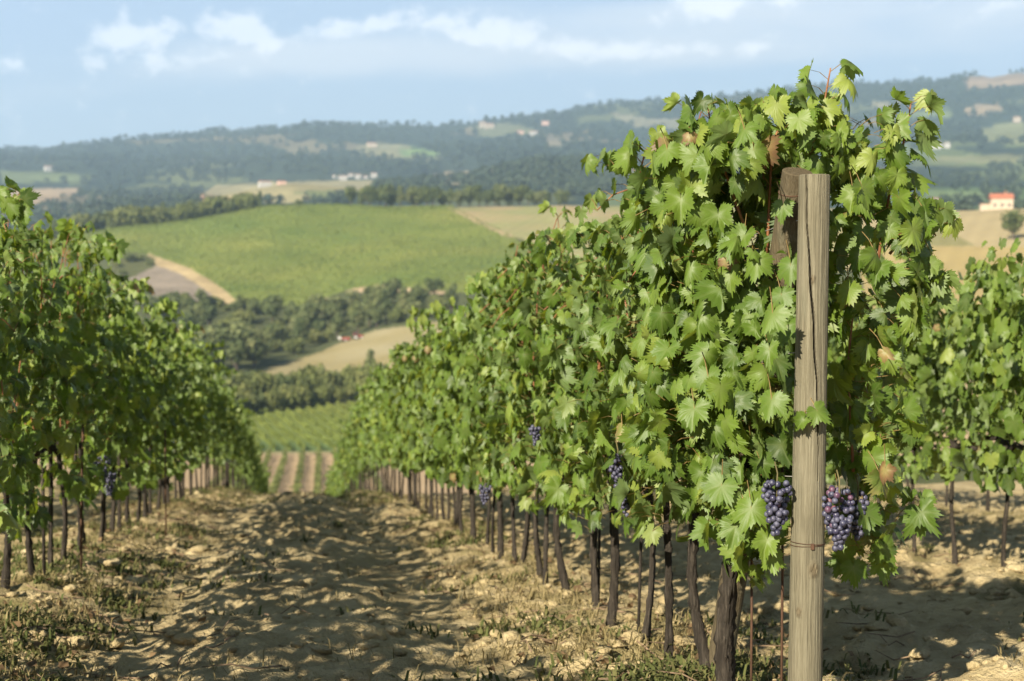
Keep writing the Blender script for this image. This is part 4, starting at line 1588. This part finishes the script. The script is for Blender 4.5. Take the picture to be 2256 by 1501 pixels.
# vines too many to count on the far slopes, row behind row
def far_vines(name, poly, r0, r1, ang, spacing, n, size, seed, lab, mat):
    g = np.random.default_rng(seed)
    px = g.uniform(min(p[0] for p in poly), max(p[0] for p in poly), n * 4)
    r = np.sqrt(g.uniform(r0 ** 2, r1 ** 2, n * 4))
    v = np.array([ray(a, 620)[:2] for a in px])
    x, y = v[:, 0] * r, v[:, 1] * r
    ca, sa = math.cos(ang), math.sin(ang)
    u, w = x * ca + y * sa, -x * sa + y * ca
    u = np.round(u / spacing) * spacing + g.normal(0, .12, len(u))
    x, y = u * ca - w * sa, u * sa + w * ca
    z = terrain_z(x, y)
    qx, qy = project(np.stack([x, y, z], 1))
    keep = inpoly(qx, qy, poly)
    for p_ in (BANK, TRACK, SCRUB):
        keep &= ~inpoly(qx, qy, p_)
    x, y, z = x[keep][:n], y[keep][:n], z[keep][:n]
    m = len(x)
    c = np.stack([x, y, z + g.uniform(.3, 1.1, m)], 1)
    d1, d2 = nrm(g.normal(0, 1, (m, 3)) + np.array([0, 0, .2])), nrm(g.normal(0, 1, (m, 3)))
    s_ = size * g.uniform(.6, 1.3, m)[:, None]
    V_ = np.stack([c - d1 * s_, c - d2 * s_, c + d1 * s_, c + d2 * s_], 1).reshape(-1, 3)
    patch = np.clip(.5 + 2.2 * fbm(x / 30, y / 30, 4, seed), 0, 1)
    C_ = np.zeros((m, 4, 4)); C_[..., 0] = np.clip(patch * .6 + g.random(m) * .4, 0, 1)[:, None]; C_[..., 3] = 1
    tag(link(name, V_, np.arange(m * 4).reshape(-1, 4), mat, None, False, {'leaf': C_.reshape(-1, 4)}), lab, 'vines', kind='stuff')


M_FVINE = mat_foliage('far vine leaves', [(0.0, (.112, .156, .028)), (0.5, (.155, .192, .040)), (1.0, (.205, .220, .055))], .25)
far_vines('hillside_vines', HILL, 450, 815, R(62), 2.6, 50000, .34, 811, 'rows of vines covering the green hillside across the valley', M_FVINE)
far_vines('valley_vines', [(440, 1006), (440, 930), (545, 922), (650, 910), (790, 888), (900, 880), (900, 1006)], 233, 304, R(8), 2.4, 15000, .26, 821, 'rows of green vines on the lower valley field', M_FVINE)

# ------------------------------------------------------------------ trees
def crown_mesh(rng, h, w, base, lobes, nq, size, squash=1.0):
    """Leaf clumps spread over and inside several uneven lobes."""
    zc = (base + h) / 2
    Lc, Lr = [], []
    for k in range(lobes):
        d_ = rng.normal(0, 1, 3); d_ /= np.linalg.norm(d_)
        rr_ = rng.random() ** .5
        c = np.array([0, 0, zc]) + d_ * np.array([w * .34, w * .34, (h - base) * .34]) * rr_
        Lc.append(c); Lr.append(rng.uniform(.16, .30) * w)
    Lc, Lr = np.array(Lc), np.array(Lr)
    li = rng.integers(0, lobes, nq)
    d_ = nrm(rng.normal(0, 1, (nq, 3)))
    P = Lc[li] + d_ * (Lr[li] * (1 - np.abs(rng.normal(0, .25, nq))))[:, None] * np.array([1, 1, squash])
    P[:, 2] = np.clip(P[:, 2], base * .8, None)
    nor = nrm(d_ + rng.normal(0, .55, (nq, 3)))
    t1 = nrm(np.cross(nor, rng.normal(0, 1, (nq, 3)))); t2 = np.cross(nor, t1)
    s = size * rng.uniform(.55, 1.25, nq)[:, None]
    q4 = np.stack([P - t1 * s, P - t2 * s * .7 + nor * s * .15, P + t1 * s, P + t2 * s * .8 - nor * s * .1], 1)
    C = np.zeros((nq, 4, 4)); C[..., 0] = np.clip(rng.random(lobes)[li] * .5 + rng.random(nq) * .5, 0, 1)[:, None]; C[..., 3] = 1
    return q4.reshape(-1, 3), np.arange(nq * 4).reshape(-1, 4), C.reshape(-1, 4)


def make_tree(name, seed, h, w, base, lobes=11, nq=1100, size=.36, mat=None, squash=1.0):
    rng = np.random.default_rng(seed)
    root = empty(name, (0, 0, 0))
    v, f, c = crown_mesh(rng, h, w, base, lobes, nq, size, squash)
    link('crown', v, f, mat or M_TREE, root, False, {'leaf': c})
    b = MB()
    tr = h * .022 + .05
    top = max(base + (h - base) * .55, base * 1.1)
    pts = [(rng.normal(0, .04) * h * .2 * (i > 0), rng.normal(0, .04) * h * .2 * (i > 0), -.6 + (top + .6) * i / 4) for i in range(5)]
    b.tube(pts, np.linspace(tr * 1.3, tr * .4, 5), 7, True, rng, .1)
    for k in range(4):
        a = rng.uniform(0, 6.28)
        z0 = base * .7 + (top - base * .7) * rng.random() * .6
        b.tube([(0, 0, z0), (math.cos(a) * w * .16, math.sin(a) * w * .16, z0 + h * .10), (math.cos(a) * w * .30, math.sin(a) * w * .30, z0 + h * .22)], [tr * .5, tr * .35, tr * .15], 5, True, rng, .1)
    b.build('trunk', M_WOOD, root)
    return root


TP = {'round': [make_tree('tree', 400 + i, 8.5, 7.5, 1.2, 12, 1200, .40) for i in range(4)],
      'oval': [make_tree('tree', 420 + i, 10, 5.6, 1.4, 12, 1200, .38) for i in range(3)],
      'slim': [make_tree('tree', 440 + i, 10, 3.0, .8, 10, 900, .30) for i in range(2)],
      'shrub': [make_tree('shrub', 460 + i, 4.2, 6.5, .2, 11, 1000, .38, M_SHRUB, .8) for i in range(4)],
      'small': [make_tree('shrub', 480 + i, 2.6, 3.4, .1, 8, 500, .26, M_SHRUB, .85) for i in range(2)]}
NAT = {o.name: max(v.co.z for ch in o.children if ch.name.startswith('crown') for v in ch.data.vertices) for g_ in TP.values() for o in g_}
tused = set()
trng = random.Random(21)
counts = {}


def place_tree(kind, P, height, label, cat, group, sx=1.0):
    protos_ = TP[kind]
    k = counts.get(kind, 0); counts[kind] = k + 1
    p = protos_[k % len(protos_)]
    if p.name in tused:
        o = copy_tree(p)
    else:
        tused.add(p.name); o = p
    s = height / NAT[p.name]
    o.location = (float(P[0]), float(P[1]), float(P[2]) - .15)
    o.rotation_euler = (0, 0, trng.uniform(0, 6.28))
    o.scale = (s * sx * trng.uniform(.9, 1.12), s * sx * trng.uniform(.9, 1.12), s)
    tag(o, label, cat, group)
    return o


# dark line of trees on the crest
n_ = 27
for i in range(n_):
    px = 778 + (1250 - 778) * i / (n_ - 1) + trng.uniform(-6, 6)
    P = find_r(px, np.interp(px, [760, 1000, 1250], [453, 455, 456]), 770, 835)
    v = ray(px, 620); P = v * trng.uniform(798, 815); P[2] = float(terrain_z(P[0], P[1]))
    place_tree('round' if i % 3 else 'oval', P, trng.uniform(9.5, 13.5) * (1.05 if px < 1180 else .85), f'dark tree on the hill crest, {ordinal(i + 1)} along the tree line from its western end', 'tree', 'dark trees along the hill crest', 1.0)
# bushy hedge line on the west shoulder of the hill
n_ = 36
for i in range(n_):
    px = 118 + (560 - 118) * i / (n_ - 1) + trng.uniform(-4, 4)
    py = np.interp(px, [120, 300, 450, 570], [517, 500, 479, 457])
    P = find_r(px, py - 2, 720, 840)
    place_tree('shrub' if i % 4 else 'round', P, trng.uniform(9, 12.5), f'olive green bush in the hedge edging the hillside vineyard, {ordinal(i + 1)} counted uphill', 'bush', 'bushes of the hedge edging the hillside vineyard', .8)
for px, py, h, k, lab in ((362, 492, 15, 'slim', 'tall slender tree rising above the hedge'), (571, 456, 14, 'slim', 'slender dark tree at the upper end of the hedge'),
                          (522, 466, 13, 'oval', 'taller dark tree near the upper end of the hedge'), (660, 450, 7, 'round', 'small lone tree just beyond the hillside crest')):
    v = ray(px, 620); P = v * 850.0; P[2] = float(terrain_z(P[0], P[1]))
    place_tree(k, P, h, lab, 'tree', 'trees beside the hedge')

# wood in the dip below the hillside vineyard
WOODP = [(300, 668), (420, 676), (520, 676), (640, 690), (700, 668), (760, 652), (850, 642), (985, 650), (1010, 690), (960, 704), (840, 722), (800, 735), (755, 742), (690, 770), (610, 795), (545, 818), (470, 838), (400, 830), (310, 740)]
spots, tries = [], 0
while len(spots) < 108 and tries < 9000:
    tries += 1
    px, py = trng.uniform(290, 1010), trng.uniform(640, 838)
    if not inpoly(np.array([px]), np.array([py]), WOODP)[0]:
        continue
    P = find_r(px, py, 360, 560)
    if any((P[0] - q_[0]) ** 2 + (P[1] - q_[1]) ** 2 < 4.6 ** 2 for q_ in spots):
        continue
    spots.append(P)
spots.sort(key=lambda p: (p[0]))
wi = {'lower': 0, 'upper': 0}
for i, P in enumerate(spots):
    r = math.hypot(P[0], P[1])
    part = 'lower' if r < 440 else 'upper'
    wi[part] += 1
    k = ('round', 'oval', 'shrub', 'round', 'shrub')[i % 5]
    h = trng.uniform(6.0, 10.5) if k != 'shrub' else trng.uniform(3.0, 5.8)
    if r > 490: h *= .75
    place_tree(k, P, h, f'{"bushy green shrub" if k == "shrub" else "dark green tree"} in the {part} valley wood, {ordinal(wi[part])} counted from its western side', 'shrub' if k == 'shrub' else 'tree', 'trees and shrubs of the valley wood')
# two dark trees at the wood's lower corner
for px, py, h in ((470, 815, 12.5), (520, 812, 13), (560, 806, 11)):
    P = find_r(px, py, 330, 470)
    place_tree('round', P, h, f'big very dark tree at the low corner of the valley wood, about {px - 470 + 1} steps in' if False else f'big dark tree at the low corner of the valley wood, {("outer", "middle", "inner")[(px - 470) // 45]} of three', 'tree', 'trees and shrubs of the valley wood')
# shrub belt above the lower green field
belt = []
for px in np.arange(478, 850, 12.5):
    for row in range(3):
        p_x = px + trng.uniform(-5, 5)
        base = np.interp(p_x, [480, 545, 650, 790, 850], [925, 915, 905, 884, 878])
        P = find_r(p_x, base - 4 - row * 13, 285, 352)
        belt.append((P, row))
belt.sort(key=lambda b_: b_[0][0] / b_[0][1])
for i, (P, row) in enumerate(belt):
    k = 'shrub' if i % 4 else 'round'
    h = trng.uniform(4.0, 7.6) * (1 if row else .75)
    place_tree(k, P, h, f'olive green shrub in the {("front", "middle", "back")[row]} of the belt above the lower field, {ordinal(i // 3 + 1)} along', 'shrub', 'shrubs of the belt above the lower field', .62)
P = find_r(818, 832, 310, 380)
place_tree('oval', P, 7.4, 'lone oval tree at the edge of the tan stubble field', 'tree', None, .75)
P = find_r(2232, 528, 400, 520)
hz_tree = place_tree('round', P, 9.6, 'lone round tree on the stubble below the red-roofed farmhouse', 'tree', None, 1.1)
for px, py, h in ((258, 588, 4.0), (282, 578, 5.0), (305, 575, 3.2), (270, 606, 3), (330, 585, 2.6)):
    P = find_r(px, py, 560, 720)
    place_tree('small', P, h, 'low dark scrub bush above the bare grey bank', 'bush', 'scrub bushes above the grey bank', 1.3)
i = 0
for px in np.arange(300, 560, 17):
    P = find_r(px + trng.uniform(-5, 5), np.interp(px, [300, 420, 520, 560], [660, 676, 682, 684]) + trng.uniform(-4, 6), 470, 560)
    i += 1
    place_tree('shrub' if i % 2 else 'small', P, trng.uniform(2.5, 5), f'shrub at the foot of the grey bank, {ordinal(i)} along its lower edge', 'shrub', 'shrubs at the foot of the grey bank', .9)

# far woods: one mass of crowns too many to count
M_FAR = mat_foliage('far woods', [(0.0, (.024, .038, .024)), (0.5, (.036, .054, .031)), (1.0, (.058, .074, .040))], .1)


def woodland(name, boxes, seed, lab):
    g = np.random.default_rng(seed)
    V_, C_ = [], []
    for (x0, x1, r0, r1, n, hmin, hmax, prob) in boxes:
        px = g.uniform(x0, x1, n); r = r0 + (r1 - r0) * g.random(n)
        v = np.array([ray(a, 620)[:2] for a in px])
        x, y = v[:, 0] * r, v[:, 1] * r
        keep = vnoise(x / 70, y / 70, seed + 3) > 1 - prob
        z = terrain_z(x, y)
        qx, qy = project(np.stack([x, y, z], 1))
        for poly, _c in FARP:
            keep &= ~inpoly(qx, qy, poly)
        x, y, z = x[keep], y[keep], z[keep]
        m = len(x)
        h = g.uniform(hmin, hmax, m)
        nq = 26
        d_ = nrm(g.normal(0, 1, (m, nq, 3)))
        c = np.stack([x, y, z + h * .5], 1)[:, None] + d_ * (h * g.uniform(.35, .5, m))[:, None, None] * g.uniform(.7, 1.05, (m, nq, 1))
        nor = nrm(d_ + g.normal(0, .4, (m, nq, 3)))
        t1 = nrm(np.cross(nor, g.normal(0, 1, (m, nq, 3)))); t2 = np.cross(nor, t1)
        s = (h * .17)[:, None, None] * g.uniform(.6, 1.3, (m, nq, 1))
        q4 = np.stack([c - t1 * s, c - t2 * s, c + t1 * s, c + t2 * s], 2)
        V_.append(q4.reshape(-1, 3))
        cc_ = np.zeros((m, nq, 4, 4)); cc_[..., 0] = np.clip(g.random(m)[:, None, None] * .7 + g.random((m, nq))[..., None] * .3, 0, 1); cc_[..., 3] = 1
        C_.append(cc_.reshape(-1, 4))
    V_ = np.concatenate(V_); C_ = np.concatenate(C_)
    tag(link(name, V_, np.arange(len(V_)).reshape(-1, 4), M_FAR, None, False, {'leaf': C_}), lab, 'woods', kind='stuff')


woodland('woodland', [(-100, 780, 930, 1500, 800, 7, 12, .55), (820, 1460, 1500, 2050, 1700, 8, 14, .75), (-150, 460, 1500, 2600, 700, 8, 13, .6), (430, 860, 1550, 2700, 420, 8, 13, .35), (1850, 2500, 900, 2500, 700, 8, 13, .40)], 51, 'distant hazy woods on the low hills beyond the hillside vineyard')
woodland('woodland', [(-150, 2500, 2700, 4700, 4200, 11, 19, .72)], 61, 'hazy blue green forest covering the far ridge')


# ------------------------------------------------------------------ buildings
M_PLASTER = mat_plain('pale plaster', (.42, .345, .255), .9, .1, .15, 1)
M_WHITE = mat_plain('white plaster', (.42, .40, .36), .9, .1, .10, 1)
M_PINK = mat_plain('pink plaster', (.55, .36, .28), .9, .1, .12, 1)
M_STONE = mat_plain('stone wall', (.36, .30, .23), .9, .1, .2, .6)
M_TILE = mat_plain('red roof tiles', (.33, .125, .075), .9, .1, .25, 1.5)
M_TILE2 = mat_plain('brown roof tiles', (.27, .15, .10), .9, .1, .2, 1)
M_GLASS = mat_plain('dark window', (.03, .035, .04), .3, .5, .1, 1)


def house(P, rz, L, D, H, roofh, wall, roof, label, windows=True, cat='house', group=None, annex=None, chim=False, flat=False):
    root = empty('farmhouse' if cat == 'farmhouse' else 'house', P, rz)
    b = MB(); b.box((0, 0, H / 2 - .5), (L, D, H + 1)); wl = b.build('wall', wall, root)
    b = MB()
    if flat:
        b.box((0, 0, H + .15), (L + .3, D + .3, .3))
    else:
        e, o = .35, .35
        b.add([(-L / 2 - o, -D / 2 - e, H - .1), (L / 2 + o, -D / 2 - e, H - .1), (L / 2 + o, 0, H + roofh), (-L / 2 - o, 0, H + roofh), (-L / 2 - o, D / 2 + e, H - .1), (L / 2 + o, D / 2 + e, H - .1)],
              [(0, 1, 2, 3), (3, 2, 5, 4), (0, 3, 4), (1, 5, 2), (0, 4, 5, 1)])
    rf = b.build('roof', roof, root)
    if chim:
        b = MB(); b.box((L * .2, D * .1, H + roofh + .3), (.7, .7, 1.6)); b.build('chimney', M_TILE2, rf)
    if windows:
        for fl in range(max(1, int(H // 2.8))):
            for k in range(3):
                b = MB(); b.box((-L / 3 + k * L / 3, -D / 2, 1.5 + 2.8 * fl), (.9, .10, 1.2)); b.build('window', M_GLASS, root)
    if annex:
        ax_, al, ad, ah = annex
        b = MB(); b.box((ax_, 0, ah / 2 - .5), (al, ad, ah + 1)); an_ = b.build('annex', wall, root)
        b = MB(); b.box((ax_, 0, ah + .12), (al + .4, ad + .4, .25)); b.build('annex_roof', M_TILE2, an_)
    tag(root, label, cat, group)
    return root


def face_cam(P):
    return -math.atan2(P[0], P[1])


P = find_r(2203, 459, 520, 600)
house(P, face_cam(P) + .15, 8.2, 6, 4.2, 2.0, M_PLASTER, M_TILE, 'red-roofed pale farmhouse standing at the top of the stubble field', True, 'farmhouse', None, (-6.0, 4.0, 4.5, 2.0), True)
FAR_H = [(585, 405, 1500, 1660, 13, 9, 5.5, M_WHITE, M_TILE2, 'whitish farmhouse at the top of the pale field beyond the hedge'),
         (622, 407, 1500, 1660, 9, 6, 3.5, M_PINK, M_TILE2, 'low pinkish outbuilding beside the whitish farmhouse'),
         (820, 325, 3000, 4500, 24, 14, 10, M_PLASTER, M_TILE2, 'cream house at the top corner of the clearing on the ridge'),
         (1063, 284, 3800, 4600, 16, 14, 20, M_STONE, M_TILE2, 'square stone tower house on the ridge skyline'),
         (1078, 284, 3800, 4600, 26, 16, 13, M_STONE, M_TILE2, 'broad stone building beside the tower house on the ridge skyline'),
         (1145, 297, 3600, 4600, 20, 12, 9, M_PINK, M_TILE2, 'pinkish house below the ridge skyline'),
         (1176, 300, 3600, 4600, 22, 14, 10, M_WHITE, M_TILE2, 'bright cream house below the ridge skyline'),
         (1201, 276, 3600, 4600, 18, 12, 10, M_PINK, M_TILE2, 'highest pinkish house near the ridge skyline'),
         (1093, 388, 1700, 2100, 12, 9, 7, M_PINK, M_TILE, 'reddish house among the woods above the crest trees'),
         (112, 377, 2400, 3400, 18, 12, 9, M_WHITE, M_TILE2, 'white house on the green slope above the tan patch'),
         (2050, 328, 2500, 3300, 30, 14, 9, M_WHITE, M_TILE2, 'long white house on the hazy slope behind the end vine'),
         (2082, 326, 2500, 3300, 10, 10, 9, M_WHITE, M_TILE2, 'small white house beside the long white one on the hazy slope'),
         (2235, 270, 3000, 4200, 16, 12, 12, M_STONE, M_TILE2, 'stone house on the hazy upper slope above the farmhouse'),
         (2060, 448, 700, 1500, 14, 8, 3.5, M_WHITE, M_TILE2, 'low grey white shed at the edge of the green field')]
for (px, py, r0, r1, L, D, H, wl, rf, lab) in FAR_H:
    P = find_r(px, py, r0, r1)
    house(P, face_cam(P) + .25, L, D, H, L * .12, wl, rf, lab, H > 5)
for i, (px, py, L, H) in enumerate(((740, 393, 10, 5), (757, 397, 13, 7), (774, 391, 9, 6), (790, 394, 9, 7), (806, 395, 8, 5), (825, 391, 10, 7))):
    P = find_r(px, py, 2150, 2700)
    house(P, face_cam(P) + .2, L, 9, H, 1.6, M_WHITE, M_TILE2, f'pale hamlet house beyond the pale field, {ordinal(i + 1)} of six side by side', True, 'house', 'houses of the distant hamlet')

# ------------------------------------------------------------------ tractor working at the wood's edge
M_RED = mat_plain('red paint', (.26, .06, .045), .6, .5, .1, 2)
M_TYRE = mat_plain('black rubber', (.02, .02, .02), .9, .2, .2, 3)
M_RIM = mat_plain('pale rim paint', (.60, .58, .52), .6, .4, .1, 3)
P = find_r(786, 748, 360, 450)
tr = empty('tractor', P, face_cam(P) + .15)
tag(tr, 'red tractor with pale cab at the upper edge of the stubble field', 'tractor')


def wheel(par, x, y, r, w):
    b = MB()
    b.tube([(x, y - w / 2, r), (x, y - w * .3, r), (x, y + w * .3, r), (x, y + w / 2, r)], [r * .9, r, r, r * .9], 20)
    o = b.build('wheel', M_TYRE, par)
    b = MB(); b.tube([(x, y - w / 2 - .03, r), (x, y + w / 2 + .03, r)], r * .55, 16)
    b.build('rim', M_RIM, o)


b = MB(); b.box((1.2, 0, 1.25), (2.0, .85, .75)); b.box((1.2, 0, 1.68), (1.8, .6, .14)); b.box((0, 0, .95), (1.6, .7, .5)); b.build('hood', M_RED, tr)
b = MB(); b.box((-.5, 0, 2.55), (1.5, 1.5, .14)); b.box((-.5, 0, 1.35), (1.5, 1.4, .5))
for sx in (-1.17, .17):
    for sy in (-.68, .68):
        b.box((sx, sy, 2.05), (.09, .09, .92))
cabo = b.build('cab', M_RED, tr)
b = MB(); b.box((-.5, 0, 2.03), (1.25, 1.27, .85)); b.build('cab_glass', M_GLASS, cabo)
b = MB(); b.tube([(1.5, .3, 1.6), (1.5, .3, 2.5)], .05, 8); b.build('exhaust_pipe', M_RUST, tr)
for sy in (-.85, .85):
    wheel(tr, -.6, sy, .85, .45); wheel(tr, 1.7, sy, .58, .32)
    b = MB(); b.box((-.6, sy, 1.78), (1.1, .5, .08)); b.build('mudguard', M_RED, tr)
P2 = find_r(759, 753, 360, 450)
tl = empty('trailer', P2, face_cam(P2) + .15)
tr.scale = tl.scale = (.78, .78, .78)
tag(tl, 'red farm trailer with a white tank behind the tractor', 'trailer')
b = MB(); b.box((.4, 0, 1.25), (3.0, 1.9, .9)); b.box((2.4, 0, .8), (1.4, .12, .12)); b.build('bed', M_RED, tl)
b = MB(); b.tube([(-1.9, -.8, 1.35), (-1.9, -.7, 1.35), (-1.9, .7, 1.35), (-1.9, .8, 1.35)], [.5, .68, .68, .5], 18); b.build('tank', M_WHITE, tl)
for sy in (-1.0, 1.0):
    wheel(tl, .2, sy, .5, .3)

# ------------------------------------------------------------------ haze over the valley
b = MB()
zlo = float(min(TZ.min(), GZ.min())) - 1.0
zhi = float(TZ.max()) + 40
b.box((400, 3560, (zlo + zhi) / 2), (9200, 7420, zhi - zlo))
m, N = material('haze air')
pv = N.n('ShaderNodeVolumePrincipled')
pv.inputs['Color'].default_value = (.60, .80, 1.0, 1)
pv.inputs['Density'].default_value = 0.000155
pv.inputs['Anisotropy'].default_value = 0.25
o_ = N.n('ShaderNodeOutputMaterial')
m.node_tree.links.new(pv.outputs[0], o_.inputs['Volume'])
hz = b.build('haze', m)
tag(hz, 'pale blue haze filling the air over the valley', 'haze', kind='stuff')
